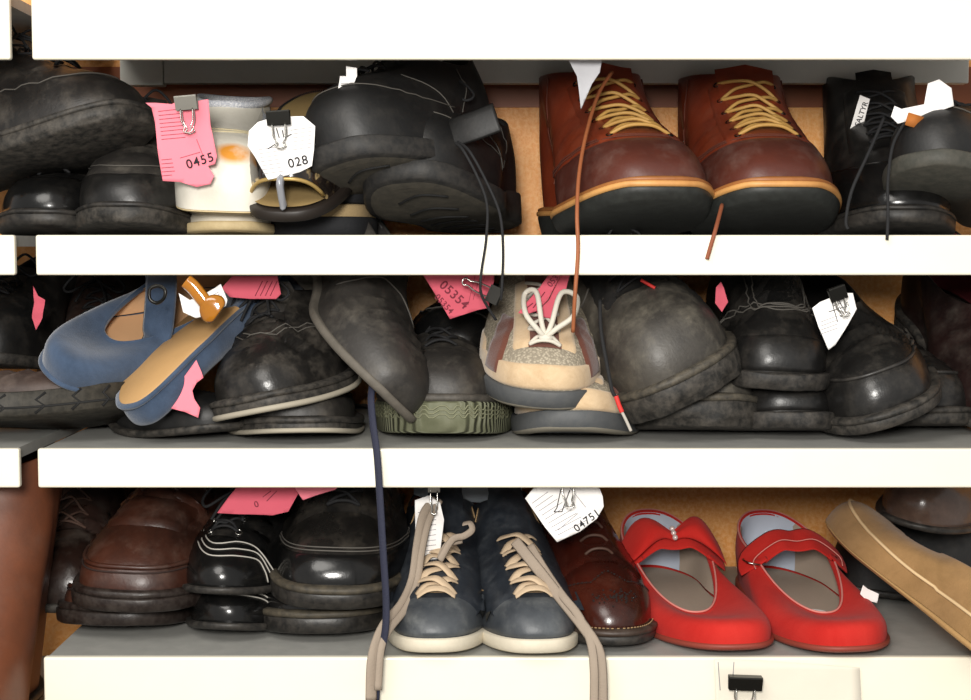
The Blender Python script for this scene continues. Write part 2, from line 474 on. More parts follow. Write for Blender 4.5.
# ------------------------------------------------------------------ paper tickets and clips
def text_mesh(txt, size, mat, parent, M, name='number', extrude=0, spacing=1.0):
    cu = bpy.data.curves.new('t', 'FONT'); cu.body = txt; cu.size = size; cu.extrude = extrude; cu.align_x = 'CENTER'; cu.align_y = 'CENTER'
    cu.space_character = spacing; cu.offset = size * .012
    ob = bpy.data.objects.new('t', cu); C.objects.link(ob)
    dg = bpy.context.evaluated_depsgraph_get(); me = bpy.data.meshes.new_from_object(ob.evaluated_get(dg))
    bpy.data.objects.remove(ob); bpy.data.curves.remove(cu)
    me.materials.clear(); me.materials.append(mat)
    o = bpy.data.objects.new(name, me); C.objects.link(o); o.parent = parent; o.matrix_local = M
    return o
class Ticket:
    """a torn paper ticket; poly = where its corners stand (photo px) in the sheet's plane"""
    def __init__(s, label, poly, Y, mat, group=None, tilt=0.0, yaw=0.0, curl=.003, name='paper_ticket', cat='ticket'):
        cx = sum(p[0] for p in poly) / len(poly); cy = sum(p[1] for p in poly) / len(poly)
        o = at(cx, cy, Y)
        Mr = Matrix.Rotation(R(yaw), 4, 'Z') @ Matrix.Rotation(R(tilt), 4, 'X')
        s.M = Matrix.Translation(o) @ Mr; s.inv = s.M.inverted(); s.o = o; s.curl = curl
        nrm = Mr @ V3((0, 1, 0)); s.nrm = nrm; s.cam = V3((0, -DIST, EYE))
        s.w = .03
        pts = [s.loc(*p) for p in poly]
        s.w = max(abs(p.x) for p in pts)
        bm = bmesh.new(); vs = [bm.verts.new(p) for p in pts]; bm.faces.new(vs)
        for k in range(-14, 15):
            for ax in (0, 2):
                c = V3((0, 0, 0)); c[ax] = k * s.w / 7; nn = V3((0, 0, 0)); nn[ax] = 1
                g = bm.verts[:] + bm.edges[:] + bm.faces[:]
                bmesh.ops.bisect_plane(bm, geom=g, plane_co=c, plane_no=nn)
        for v in bm.verts: v.co.y = s.bend(v.co.x, v.co.z)
        bmesh.ops.recalc_face_normals(bm, faces=bm.faces)
        f0 = list(bm.faces)
        r = bmesh.ops.solidify(bm, geom=f0, thickness=.0002)
        me = bpy.data.meshes.new('paper'); bm.to_mesh(me); bm.free(); me.materials.append(mat)
        me.polygons.foreach_set('use_smooth', [True] * len(me.polygons))
        s.root = empty(name, label, cat, s.M, group)
        s.sheet = link(bpy.data.objects.new('paper', me), s.root)
    def bend(s, x, z): return s.curl * (sin(x / s.w * 2.2 + 1.0) + .5 * sin(z / s.w * 3.1 + .4)) 
    def loc(s, px, py):
        d = ray(px, py); k = (s.o - s.cam).dot(s.nrm) / d.dot(s.nrm); return s.inv @ (s.cam + d * k)
    def text(s, txt, px, py, h, ang, mat, name='printed_number', sp=1.0):
        p = s.loc(px, py); q = s.loc(px + 10, py)
        size = h * (q - p).length / 10 / .70
        M = Matrix.Translation((0, -.0008, 0)) @ Matrix.Translation(p) @ Matrix.Rotation(R(90), 4, 'X') @ Matrix.Rotation(R(ang), 4, 'Z')
        o = text_mesh(txt, size, mat, s.root, M, name, spacing=sp)
        for v in o.data.vertices:
            w = M @ v.co; w.y += s.bend(w.x, w.z); v.co = M.inverted() @ w
        return o
    def lines(s, segs, mat, r=.00022, name='printed_lines'):
        m = MB()
        for (x0, y0, x1, y1) in segs:
            a, b = s.loc(x0, y0), s.loc(x1, y1); P = []
            for i in range(9):
                p = a.lerp(b, i / 8); p.y = s.bend(p.x, p.z) - .0004; P.append(p)
            m.tube(P, r, r * .6, 4, up=[V3((0, -1, 0))] * 9)
        return m.build(name, mat, s.root)
def binder_clip(label, px, py, Y, ang=0, w=.019, tilt=0, yaw=0, body=None, wire=None, group='binder clips on the tickets', hl=.016):
    M = Matrix.Translation(at(px, py, Y)) @ Matrix.Rotation(R(yaw), 4, 'Z') @ Matrix.Rotation(R(tilt), 4, 'X') @ Matrix.Rotation(R(ang), 4, 'Y')
    o = empty('binder_clip', label, 'clip', M, group)
    m = MB(); h = .011
    prof = [(-.0022, 0), (-.0045, h * .9), (-.0040, h), (.0040, h), (.0045, h * .9), (.0022, 0)]
    outer = [[V3((x, y, z)) for y, z in prof] for x in (-w / 2, w / 2)]
    inner = [[V3((x, y * .8, z * .93)) for y, z in prof] for x in (-w / 2, w / 2)]
    m.grid(outer); m.grid(inner)
    m.build('clip_body', body, o, smooth=False)
    for sg in (-1, 1):
        k = w * .28
        P = [(-k, sg * .0026, .001), (-k * .95, sg * .0045, -hl * .5), (-k * .5, sg * .005, -hl * .85), (-k * .75, sg * .005, -hl * 1.02), (0, sg * .0052, -hl * 1.12), (k * .75, sg * .005, -hl * 1.02), (k * .5, sg * .005, -hl * .85), (k * .95, sg * .0045, -hl * .5), (k, sg * .0026, .001)]
        cord('wire_handle', P, .0006, wire, o, n=4, seg=6)
    return o
# ================================================================== the place
steel = plain('painted steel', 'ebe5d2', .35, var=.03); grey_steel = plain('grey steel', 'e4e2d8', .6, var=.08)
def shelf_mat():
    t = NT('grey shelf board'); f = t.noise(60, 5); t.set(Base_Color=t.mix(f, srgb('8a8a86'), srgb('a9a8a2')), Roughness=.5); t.bump(t.noise(500, 2), .15); return t.m
def wall_mat():
    t = NT('orange pebbled panel'); f = t.noise(7, 4, .6); g = t.noise(260, 3, .6); h = t.noise(90, 4)
    c = t.mix(t.ramp(f, .3, .7), srgb('d58a3e'), srgb('e8a257')); c = t.mix(t.math('MULTIPLY', t.ramp(g, .4, .65), .4), c, srgb('f6c68c'))
    t.set(Base_Color=c, Roughness=.5, Specular_IOR_Level=.4); t.bump(t.math('ADD', g, t.math('MULTIPLY', h, .6)), .45, .0015); return t.m
board_m, wall_m = shelf_mat(), wall_mat()
YB = .335
def quad_box(name, lo, hi, mat, parent=None, bev=.0):
    m = MB(); m.box(lo, hi); o = m.build(name, mat, parent, False)
    if bev:
        b = o.modifiers.new('b', 'BEVEL'); b.width = bev; b.segments = 3
    return o
def zz(py): return at(485.5, py, 0).z
XR = at(1010, 350, 0).x + .05
o = quad_box('wall_back', (-1.2, YB, 0), (1.2, YB + .02, 2.3), wall_m); o['kind'] = 'structure'
o = quad_box('painted_shade_1', (-.66, YB - .004, EYE + .1365), (1.1, YB - .0002, EYE + .176), plain('painted shelf shade', '8e4a20', .5)); o['kind'] = 'structure'  # brown strip painting in the shadow band the top shelf casts on the wall
o = quad_box('floor', (-1.2, -2.4, -.02), (1.2, YB + .02, 0), plain('floor vinyl', '9a968e', .6)); o['kind'] = 'structure'
def shelf(label, ptop, pbot, xl, xr, rail=True):
    zt, zb = zz(ptop), zz(pbot)
    r = empty('shelf', label, 'shelf', Matrix.Translation((0, 0, zt)), 'steel shelves of the shoe rack')
    M_ = -zt
    quad_box('front_lip', (xl, -.004, zb - zt), (xr, .003, 0), steel, r, .0018)
    quad_box('shelf_board', (xl + .003, .003, -.009), (xr - .003, YB - .001, -.0004), board_m, r)
    if rail:
        quad_box('rear_rail', (xl + .045, YB - .075, zb - zt + .010), (xr - .004, YB - .060, -.009), grey_steel, r, .001)
        quad_box('side_bracket', (xl + .004, YB - .076, zb - zt + .008), (xl + .0445, YB - .059, -.009), grey_steel, r, .001)
    return zt
def X0(px, py): return at(px, py, 0).x
shelf('cream white steel shelf at the very top with deep front lip', -8, 60, X0(33, 40), XR)
Z1 = shelf('cream white shelf under the brown lace-up boots', 235, 275, X0(37, 255), XR)
Z2 = shelf('cream white shelf under the beige trainers and blue suede shoes', 448, 487, X0(39, 468), XR)
Z3 = shelf('cream white lowest shelf under the red bow shoes', 656, 703, X0(45, 676), XR)
XL = -.62
for pt, pb, w in ((-8, 60, 'top sliver of'), (235, 275, 'second sliver of'), (448, 487, 'third sliver of')):
    shelf('cream white shelf end of the neighbouring rack at the left edge, %s three' % w, pt, pb, XL, X0(16, 250), False)
ZL = shelf('low shelf of the neighbouring rack under the tall brown boot', 770, 810, XL, X0(16, 250), False)

# ------------------------------------------------------------------ light
def area(name, loc, target, size, power, col=(1, 1, 1)):
    l = bpy.data.lights.new(name, 'AREA'); l.energy = power; l.size = size; l.color = col; l.shape = 'DISK'
    o = bpy.data.objects.new(name, l); C.objects.link(o); o.location = loc
    o.rotation_euler = (V3(target) - V3(loc)).to_track_quat('-Z', 'Y').to_euler(); return o
area('camera_flash', (-.08, -1.42, EYE + .20), (0, .1, EYE - .12), .26, 24, (1, .97, .92))  # unseen camera flash just above the lens, widened to a soft disk
area('ceiling_lamp', (-.5, -1.2, EYE + 1.0), (0, .1, EYE - .1), .9, 14, (1, .96, .9))
w = bpy.data.worlds.new('World'); bpy.context.scene.world = w; w.use_nodes = True
w.node_tree.nodes['Background'].inputs[0].default_value = (1, .98, .95, 1); w.node_tree.nodes['Background'].inputs[1].default_value = .48
cam = bpy.data.cameras.new('Camera'); cam.sensor_width = 36; cam.lens = 36 * F / 971; cam.clip_start = .01
co = bpy.data.objects.new('Camera', cam); C.objects.link(co); co.location = (0, -DIST, EYE); co.rotation_euler = (pi / 2 - PITCH, 0, 0)
bpy.context.scene.camera = co
vs = bpy.context.scene.view_settings; vs.view_transform = 'Standard'; vs.look = 'None'; vs.exposure = 0; vs.gamma = 1

# ------------------------------------------------------------------ shared materials
BLK = leather('black', '1b1a19', '0d0d0d', .36, .35)
BLKD = leather('dusty black', '24211f', '151413', .45, .8, '857c70', .35)
BLKS = leather('shiny black', '121212', '080808', .2, .12, bump=.15)
BLKM = leather('matt black', '1c1c1c', '0e0e0e', .5, .2)
BLKG = leather('grey worn black', '34312e', '1e1c1a', .5, .85, '857d70', .35)
BRN = leather('dark brown', '402016', '25120c', .38, .5, '8b7263', .3)
BRNR = leather('oxblood', '3f150c', '1f0a07', .25, .2, '7d5a4a', .2)
RBRN = leather('red brown', '8a3a1f', '6b2716', .42, .25, '9a7a66', .2)
DBRN = leather('deep brown', '33211b', '1e1411', .5, .5)
RUB = rubber('black rubber', '1d1c1b', .5, .5)
RUBD = rubber('dusty rubber', '1f1e1c', .6, .8)
RUBT = rubber('treaded rubber', '26241f', .6, .6, '6d665a', tread=-48)
LIN = plain('dark lining', '1a1614', .9); LINB = plain('brown lining', '5b4334', .9)
INS = plain('grey insole', '4a4541', .9)
LACEB = plain('black lace', '141416', .8, bump=.6, scale=900)
STB = plain('dark thread', '0c0c0c', .8); STG = plain('grey thread', '57534d', .8); STT = plain('tan thread', 'a88a62', .8)
METAL = plain('nickel', 'b8b6b0', .25, 1); DMET = plain('black metal', '2a2926', .3, .8); GMET = plain('grey clip metal', '85827a', .35, .7)
PINK = plain('pink paper', 'f0808f', .85, var=.04); PINKD = plain('deep pink paper', 'd0596a', .85, var=.05); WHT = plain('white paper', 'f2efec', .85, var=.03)
INK = plain('black ink', '1c1a20', .9); INKR = plain('red ink', '7a2a3a', .9); INKG = plain('grey ink', '8d8a92', .9)
CREAM = plain('cream leather', 'd9d2c2', .5, bump=.2, var=.08)
def laceset(s, v0, v1, n, e, mat=None, r=.0012, bow=True, eye=None, facing=None, tong=None, cross=True, ry=None, **k):
    if tong: s.tongue(tong, v0 - .03, 1.10, e + .004)
    if facing: s.facing(facing, v0 - .02, .995, e - .004, .018)
    s.laces(mat or LACEB, v0 + .01, v1, n, e, r, ry, cross, eye=eye, **k)
    if bow: s.bow(mat or LACEB, v1, r=r, ry=ry)
# ================================================================== top compartment
s = Shoe('work_boot', 'dusty black boot lying tilted at upper left, toe to the right', W=.108, HW=.078, thr=.44, zf=.098, zs=.088, zb=.095, colw=.036, k2t=.35, k3t=.5, heel=.014, sole=.012, toeH=.034, lug=.0018, spring=.012, seed=1, tw=1.06, wedge=True)
s.upper(BLKD, LIN, INS); s.outsole(RUBD); s.weltstrip(RUBD, .004, .004, t1=1.01); s.seams([[(a, .34 + .05 * abs(sin(a))) for a in (-1.6, -1.2, -.8, -.4, 0, .4, .8, 1.2, 1.6)]], STG, .0006)
laceset(s, .6, .95, 4, .013, facing=BLKD, tong=BLKD)
s.place(137, 108, .05, 62, -12, 6)
s = Shoe('dress_shoe', 'black shoe with shiny toe cap at bottom left corner under the tilted boot', W=.1, thr=.5, toeH=.038, zf=.045, zs=.035, zb=.042, spring=.008, seed=2, sole=.010)
s.upper(BLK, LIN, INS); s.outsole(RUB); s.weltstrip(RUB, .004, .003); s.cap(BLKS, 1.5, .0, lambda th: .36 + .1 * abs(sin(th)))
laceset(s, .55, .95, 4, .013, facing=BLK, tong=BLK)
s.place(36, 205, .05, -2, rest=Z1)
s = Shoe('ankle_boot', 'black round-toed ankle boot beside the pink ticket, shaft in shadow', W=.102, HW=.072, thr=.46, zf=.10, zs=.09, zb=.095, colw=.035, k2t=.36, k3t=.5, toeH=.034, seed=3, sole=.013, lug=.0012, heel=.02)
s.upper(BLKG, LIN, INS); s.outsole(RUBD); s.weltstrip(RUB, .004, .003); s.cap(BLK, 1.45, 0, lambda th: .26 + .06 * abs(sin(th))); s.seams([[(a, .33 + .08 * abs(sin(a))) for a in (-1.5, -1, -.5, 0, .5, 1, 1.5)]], STG, .0005)
laceset(s, .62, .95, 5, .012, facing=BLKG, tong=BLKG)
s.place(118, 205, .03, -2, rest=Z1)
# cream slip-ons
CRU = rubber('cream sole', 'cdb98f', .6, .6, '8a6a3a')
s = Shoe('slip_on_shoe', 'cream white slip-on shoe with orange stain behind the pink ticket', L=.225, W=.084, HW=.06, thr=.5, te=.5, tw=1.1, toeH=.06, zf=.07, zs=.058, zb=.05, heel=.010, sole=.0025, welt=-.002, crease=.0003, seed=4, wedge=True, spring=.006)
t = NT('cream upper with stain'); n_ = t.noise(30, 4)
gr = t.add('ShaderNodeTexGradient', gradient_type='SPHERICAL'); mp = t.add('ShaderNodeMapping'); t.l(t.tc.outputs['Object'], mp.inputs[0])
mp.inputs['Location'].default_value = (-.55, 3.55, -3.0); mp.inputs['Scale'].default_value = (50, 65, 75); t.l(mp.outputs[0], gr.inputs[0])
st = t.math('MULTIPLY', t.ramp(gr.outputs[1], .05, .5), t.ramp(n_, .3, .55))
t.set(Base_Color=t.mix(st, t.mix(n_, srgb('e6e2d8'), srgb('d2ccba')), srgb('d08a2e')), Roughness=.5); t.bump(t.noise(300, 2), .2)
s.upper(t.m, CREAM, CREAM); s.outsole(CRU); s.seams([[(a, .62) for a in (-1.5, -.8, 0, .8, 1.5)], [(a, .66) for a in (-1.5, -.8, 0, .8, 1.5)]], plain('cream thread', 'cbbf9c', .8), .0006)
m = MB(); m.tube([s.P(th, 1.0) + V3((0, 0, .001)) for th in s.ths(40)], .0035, seg=8, closed=True); m.build('padded_collar', weave('white terry', 'e8e8e8', 'b9bcc4', 700), s.root)
s.place(220, 211, .03, 2, 14, 2)
q = s.hit(234, 151)
if q is not None:
    q = s.tolocal([q])[0]; mp.inputs['Location'].default_value = (-q.x * 50, -q.y * 65, -q.z * 75)
s = Shoe('slip_on_shoe', 'lower slip-on shoe with brownish cream sole under the cream white one', L=.225, W=.084, HW=.06, thr=.5, te=.7, toeH=.02, zf=.03, zs=.02, zb=.03, heel=.010, sole=.008, seed=5, wedge=True, spring=.004)
s.upper(CREAM, CREAM, CREAM); s.outsole(CRU)
s.place(226, 222, .06, 2, rest=Z1)
# sandals
def snake():
    t = NT('snake print patent'); v = t.add('ShaderNodeTexVoronoi'); v.inputs['Scale'].default_value = 75; t.l(t.tc.outputs['Object'], v.inputs['Vector'])
    f = t.noise(45, 3, .5, 1.5); c = t.mix(t.ramp(f, .48, .56), srgb('2a211a'), srgb('a48d62')); c = t.mix(t.ramp(v.outputs['Distance'], .28, .4), c, srgb('1b1512'))
    t.set(Base_Color=c, Roughness=.15, Coat_Weight=.6); return t.m
SNK = snake(); TAN = plain('tan footbed', 'a58a58', .8, bump=.4, var=.12); TANL = plain('tan cloth edge', '9d8660', .9, bump=.8, scale=900, var=.1); GOLD = plain('gold trim', 'b89a5c', .4, .3)
s = Shoe('peep_toe_mule', 'snake print peep-toe mule tilted toe down with tan heel footbed showing', 'sandal', L=.235, W=.088, HW=.064, thr=.40, te=.75, toeH=.055, zf=.055, zs=.03, zb=.02, heel=.018, sole=.010, wedge=True, crease=0, lump=0, seed=6, spring=.004, colw=.036)
s.outsole(plain('dark mule sole', '241d18', .5)); s.insole(TAN, .002, -.002)
A_ = [lerp(-1.45, 1.45, i / 40) for i in range(41)]
def lowu(a): return max(0, .14 * (1 - (abs(a) / .62) ** 2.4)) if abs(a) < .62 else 0
m = MB(); m.grid([[s.P(a, lerp(lowu(a), .92, j / 14)) for a in A_] for j in range(15)]); m.build('vamp_band', SNK, s.root)
m = MB(); m.tube([s.P(a, lowu(a) + .01, .001) for a in A_ if abs(a) < .64], .0016); m.build('gold_piping', GOLD, s.root)
p0, p1 = s.P(0, .14, .002), s.outl(0); p1.z = s.ztop(0) + .004
m = MB(); q = crom([p0, p0.lerp(p1, .35) + V3((0, -.004, .006)), p0.lerp(p1, .75) + V3((0, -.003, .003)), p1], 6); m.tube(q, lambda k: .006 - .003 * sin(pi * k), .003); m.build('toe_ornament', plain('clear jewel', '9a9ca2', .08, .2), s.root)
m = MB()
for i in range(70):
    th = lerp(2.0, 2 * pi - 2.0, i / 69); p = s.outl(th, -.001); p.z = s.ztop(s.tt(p.y)) + .003; q = s.outl(th, -.004); q.z = p.z + .0006; m.tube([p, q], .0007, seg=5)
m.build('footbed_stitching', STB, s.root)
s.place(284, 210, .02, -6, 25, 0)
def flat_sandal(label, z, px, Y, yaw):
    s = Shoe('flat_sandal', label, 'sandal', L=.235, W=.098, HW=.07, te=.42, thr=.4, heel=0, sole=.016, wedge=True, spring=0, bend=.004)
    s.outsole(plain('black foam sole', '15161a', .8, bump=.4), name='outsole', welt=0)
    m = MB(); rows = []
    for off, zq in ((0, .016), (.0006, .018), (.0006, .025), (-.002, .0265), (-.012, .0255)):
        rows.append([s.outl(th, off) + V3((0, 0, zq)) for th in s.ths(72)])
    m.grid(rows, True); N = 72; m.F += [(4 * N + i, 4 * N + i + 1, 4 * N + N - i - 1, 4 * N + (N - i) % N) for i in range(1, N // 2 - 1)]
    m.build('footbed', TANL, s.root)
    s.zt = .0265; s.place(px, 220, Y, yaw, rest=z); return s
flat_sandal('lower tan and black flat sandal on the shelf below the peep-toe mule', Z1, 318, .085, 3)
flat_sandal('upper of two stacked tan and black flat sandals beside the peep-toe mule', Z1 + .0272, 316, .095, -3)
# black velcro shoe pair
FOAM = rubber('grey foam sole', '1f1f1f', .6, .3); GROOVE = rubber('grooved sole face', '35322c', .6, .5, '6a6254', tread=-30)
def comfort(label, seed, z=1):
    s = Shoe('walking_shoe', label, L=.25, W=.108, HW=.08, te=.72, thr=.5, toeH=.056, zf=.085, zs=.06, zb=.08, sole=.016, heel=.012, wedge=True, spring=.018, sprt=.4, seed=seed, colw=.036, crease=.0006, welt=.003, side=-1, k2t=.3)
    s.upper(BLKM, LIN, INS); s.outsole(FOAM, th=0)
    m = MB(); N = 72; T_ = s.ths(N)
    rr = []
    for off, dz in ((-.004, .0006), (-.009, -.0008), (-.012, -.0008)):
        r = [s.outl(th, off) for th in T_]
        for p in r: p.z = s.zbot(s.tt(p.y)) + dz - .0008
        rr.append(r)
    m.grid(rr, True); b = len(m.V) - N
    m.F += [(b + i, b + i + 1, b + N - i - 1, b + (N - i) % N) for i in range(1, N // 2 - 1)]
    m.build('tread_panel', GROOVE, s.root)
    m = MB()
    for k in range(7):
        y = -.40 * s.L + k * .034; w_ = .022
        z0 = lambda yy: s.zbot(s.tt(yy)) - .0022
        m.tube(crom([V3((-w_, y + .016, z0(y + .016))), V3((0, y, z0(y))), V3((w_, y + .008, z0(y + .008)))], 5), .0010, .0010, 6)
    m.build('tread_groove', STB, s.root)
    s.seams([[(a, .33) for a in (-1.5, -1, -.5, 0, .5, 1, 1.5)], [(1.5, .2), (1.1, .5), (.6, .62)], [(-1.5, .2), (-1.1, .5), (-.6, .62)], [(1.7, .25), (1.7, .6), (1.4, .95)], [(-1.7, .25), (-1.7, .6), (-1.4, .95)]], STG, .0005)
    return s
s = comfort('black walking shoe on top with strap sticking out to the right, grooved sole showing', 7)
def strap(s, P, w, mat, name, t=.0022):
    m = MB(); m.tube(crom(P, 6), w, t, 10, up=None); return m.build(name, mat, s.root)
laceset(s, .58, .9, 3, .012, bow=False, tong=BLKM)
s.place(330, 143, .01, -24, 4, -15)
P = s.tolocal([at(428, 128, .075), at(447, 133, .06), at(470, 127, .05), at(497, 117, .045)])
m = MB(); up = s.inv.to_3x3() @ V3((0, -1, .25)); Q = crom(P, 6); m.tube(Q, .0125, .0022, 12, up=[up] * len(Q)); m.build('strap', BLKM, s.root)
s2 = comfort('lower black walking shoe with grooved sole towards us and long dangling lace', 8)
laceset(s2, .58, .92, 4, .012, bow=True, tong=BLKM, eye=METAL)
s2.place(402, 198, .035, -13, -5, -4, rest=Z1)
s2.worldcord('hanging_lace', [at(455, 143, .02), at(463, 150, -.004), at(478, 178, -.010), at(487, 205, -.012), at(486, 240, -.012), at(481, 275, -.012), at(482, 296, -.008), at(496, 320, .0)], .0011, LACEB)
s2.worldcord('hanging_lace', [at(458, 142, .02), at(470, 152, -.004), at(488, 185, -.010), at(500, 215, -.012), at(503, 250, -.012), at(502, 285, -.012), at(501, 300, -.008)], .0011, LACEB)
# brown boots
YL = plain('tan leather lace', 'c79a52', .6, bump=.4, var=.15); WLT = leather('tan welt', 'cf9a5a', 'a8703a', .5, .2, 'e0c090', .2); BSO = rubber('dark wedge sole', '232422', .5, .3, '5e6460')
def brown_boot(label, seed, side):
    s = Shoe('lace_up_boot', label, 'boot', L=.29, W=.118, HW=.084, te=.70, tw=1.05, thr=.60, toeH=.040, zf=.128, zs=.128, zb=.13, colw=.046, sole=.011, heel=.008, wedge=True, spring=.027, sprt=.55, seed=seed, side=side, crease=.0008, k2t=.34, k3t=.66, welt=.005, ctf=.42, bulge=.006)
    s.upper(RBRN, LINB, INS); s.outsole(BSO, taper=.004); s.weltstrip(WLT, .006, .004, t1=1.01); s.stitches(STT)
    s.weltstrip(leather('welt rand', '9a6232', '7d4a22', .5, .2), .0045, .003, 'rand', 1.01, .004)
    s.cap(leather('scuffed brown toe', '552a20', '43211a', .42, .7, '8f7a70', .2), 1.35, 0, lambda th: .44 - .16 * (abs(th) / 1.35) ** 2)
    s.seams([[(a, .455 - .16 * (abs(a) / 1.35) ** 2) for a in [lerp(-1.35, 1.35, i / 14) for i in range(15)]], [(a, .475 - .16 * (abs(a) / 1.35) ** 2) for a in [lerp(-1.35, 1.35, i / 14) for i in range(15)]],
             [(1.35, .25), (1.6, .5), (1.5, .75), (1.3, .98)], [(-1.35, .25), (-1.6, .5), (-1.5, .75), (-1.3, .98)]], plain('rust thread', '5a2a1a', .8), .0007)
    s.tongue(RBRN, .46, 1.08, .024, lift=.012); s.facing(RBRN, .46, .99, .017, .016, off=.0020, flare=.2)
    s.laces(YL, .50, .97, 6, .024, .0016, None, True, eye=DMET, sag=.004)
    return s
s = brown_boot('left one of two red-brown lace-up boots, long lace hanging from its side', 9, 1)
s.place(664, 200, .006, 8, 0, 0, rest=Z1)
s.worldcord('hanging_lace', [at(612, 72, .10), at(598, 95, .085), at(586, 135, .05), at(579, 175, .015), at(577, 215, -.010), at(578, 250, -.012), at(575, 295, -.010), at(573, 332, .0)], .0016, plain('brown leather lace', '9c5a34', .6, bump=.4))
s = brown_boot('right one of two red-brown lace-up boots, next to the black suede boot', 10, -1)
s.place(784, 198, .016, 4, 0, 0, rest=Z1)
s.worldcord('hanging_lace', [at(722, 205, .02), at(716, 228, -.006), at(711, 245, -.010), at(707, 259, -.012)], .0017, plain('rust lace', '8a4a2c', .7))
# right end
SUB = suede('black', '0d0d0d', '161616', sheen=.15)
s = Shoe('suede_boot', 'black suede lace-up ankle boot with white cloth label, right of the brown boots', 'boot', L=.285, W=.106, HW=.076, thr=.58, zf=.118, zs=.118, zb=.12, colw=.042, toeH=.040, k2t=.24, k3t=.55, sole=.011, heel=.02, seed=11, crease=.0004)
s.upper(SUB, LIN, INS); s.outsole(RUB); s.weltstrip(RUB, .004, .003); s.cap(BLKS, 1.45, 0, lambda th: .36)
s.tongue(SUB, .5, 1.14, .016); s.facing(SUB, .52, .99, .011, .017, off=.002); s.laces(LACEB, .55, .95, 6, .016, .0012, sag=.003)
s.place(905, 208, .045, -9, 0, 0, rest=Z1)
sb = s
s.worldcord('hanging_lace', [at(884, 118, .03), at(870, 150, .015), at(852, 190, .005), at(846, 220, .004), at(848, 229, .004)], .0013, LACEB)
s.worldcord('hanging_lace', [at(905, 122, .02), at(893, 145, .01), at(888, 180, 0), at(888, 215, -.006), at(887, 240, -.008)], .0013, LACEB)
hq = sb.hit(861, 112, .004)
lb = Ticket('small white cloth label with black letters hung on the black suede boot', [(860, 95), (870, 99), (863, 127), (849, 132)], hq.y - .016 if hq else .1, WHT, name='cloth_label', cat='label', curl=.0005, tilt=0)
lb.text('SALTYR', 861.5, 114, 5.2, 70, INK, 'lettering')
s = Shoe('walking_shoe', 'black lace-up shoe in the upper right corner lying over the suede boot toe', W=.104, HW=.074, thr=.5, toeH=.05, sole=.013, heel=.014, wedge=True, seed=12, spring=.012)
s.upper(BLKM, LIN, INS); s.outsole(rubber('olive grey sole', '3a3a34', .6, .5)); s.seams([[(a, .36) for a in (-1.5, -1, -.5, 0, .5, 1, 1.5)]], STG, .0006)
laceset(s, .56, .94, 4, .013, bow=False, facing=BLKM, tong=BLKM)
s.place(920, 152, .005, -38, -6, -8)
cd = Ticket('white cardboard shoe stiffener with notch in the upper right corner', [(890, 117), (894, 106), (901, 109), (925, 104), (929, 83), (940, 79), (952, 88), (954, 106), (930, 114), (897, 124)], .02, WHT, name='cardboard_insert', cat='cardboard', curl=.002)
m = MB(); m.box((-.006, -.0015, -.005), (.006, .0015, .005), Matrix.Rotation(.3, 4, 'Y'))
tg = tag(m.build('fabric_tag', plain('orange black tag', 'd07a2a', .8, var=.4)), 'tiny orange and black fabric tag below the white cardboard', 'tag'); tg.location = at(914, 121, .018)

# tickets of the top compartment
t = Ticket('torn pink paper ticket numbered 0455 clipped to the cream white shoe', [(146, 103), (156, 103), (172, 104), (178, 100), (184, 103), (208, 99), (210, 125), (217, 156), (215, 164), (208, 166), (214, 176), (210, 184), (196, 187), (180, 182), (163, 181), (158, 150), (155, 122), (152, 108)], .012, PINK, curl=.002)
t.text('0455', 200, 161, 9, 17, INK, sp=1.15)
t.lines([(158 + .12 * (y - 108), y + 1.5, 178 + .2 * (y - 108) + (y * 7 % 5), y - 1) for y in range(110, 142, 4)] + [(162, 160 + k * 4, 172 + (k * 5 % 4), 159 + k * 4) for k in range(5)] + [(180, 158, 200, 152), (196, 139, 203, 156)], INKR, .0002)
binder_clip('grey binder clip on the pink 0455 ticket', 187, 110, .006, -5, .017, body=GMET, wire=METAL)
t = Ticket('white paper ticket numbered 028 clipped over the peep-toe mule', [(249, 131), (258, 122), (270, 118), (272, 123), (285, 124), (288, 116), (303, 116), (315, 126), (314, 150), (312, 166), (300, 172), (268, 180), (256, 158), (248, 146)], .008, WHT, curl=.002)
t.text('028', 298, 162, 9, 13, INK, sp=1.1)
t.lines([(258 + .2 * k, 150 + k, 276 + .3 * k, 147 + k) for k in range(0, 26, 4)] + [(290, 130 + k, 312, 127 + k) for k in range(0, 24, 4)], INKG, .00018)
t.lines([(268, 149, 278, 142), (282, 130, 284, 141), (276, 128, 279, 138), (284, 138, 291, 134)], INK, .0004, 'pen_marks')
binder_clip('black binder clip on the white 028 ticket', 279, 125, .002, -4, .018, body=DMET, wire=METAL)
t = Ticket('white paper slip stuck behind the black walking shoe', [(340, 76), (346, 76), (346, 66), (357, 68), (357, 76), (350, 92), (342, 108), (338, 92)], .03, WHT, curl=.0015)
t.lines([(341, 84 + k, 348, 83 + k) for k in range(0, 16, 4)], INKG, .0002)
t = Ticket('grey white paper ticket corner against the left brown boot', [(568, 60), (602, 60), (600, 72), (592, 84), (586, 98), (581, 109), (579, 92), (577, 76)], .02, plain('grey paper', 'bcbcc0', .85), curl=.002)
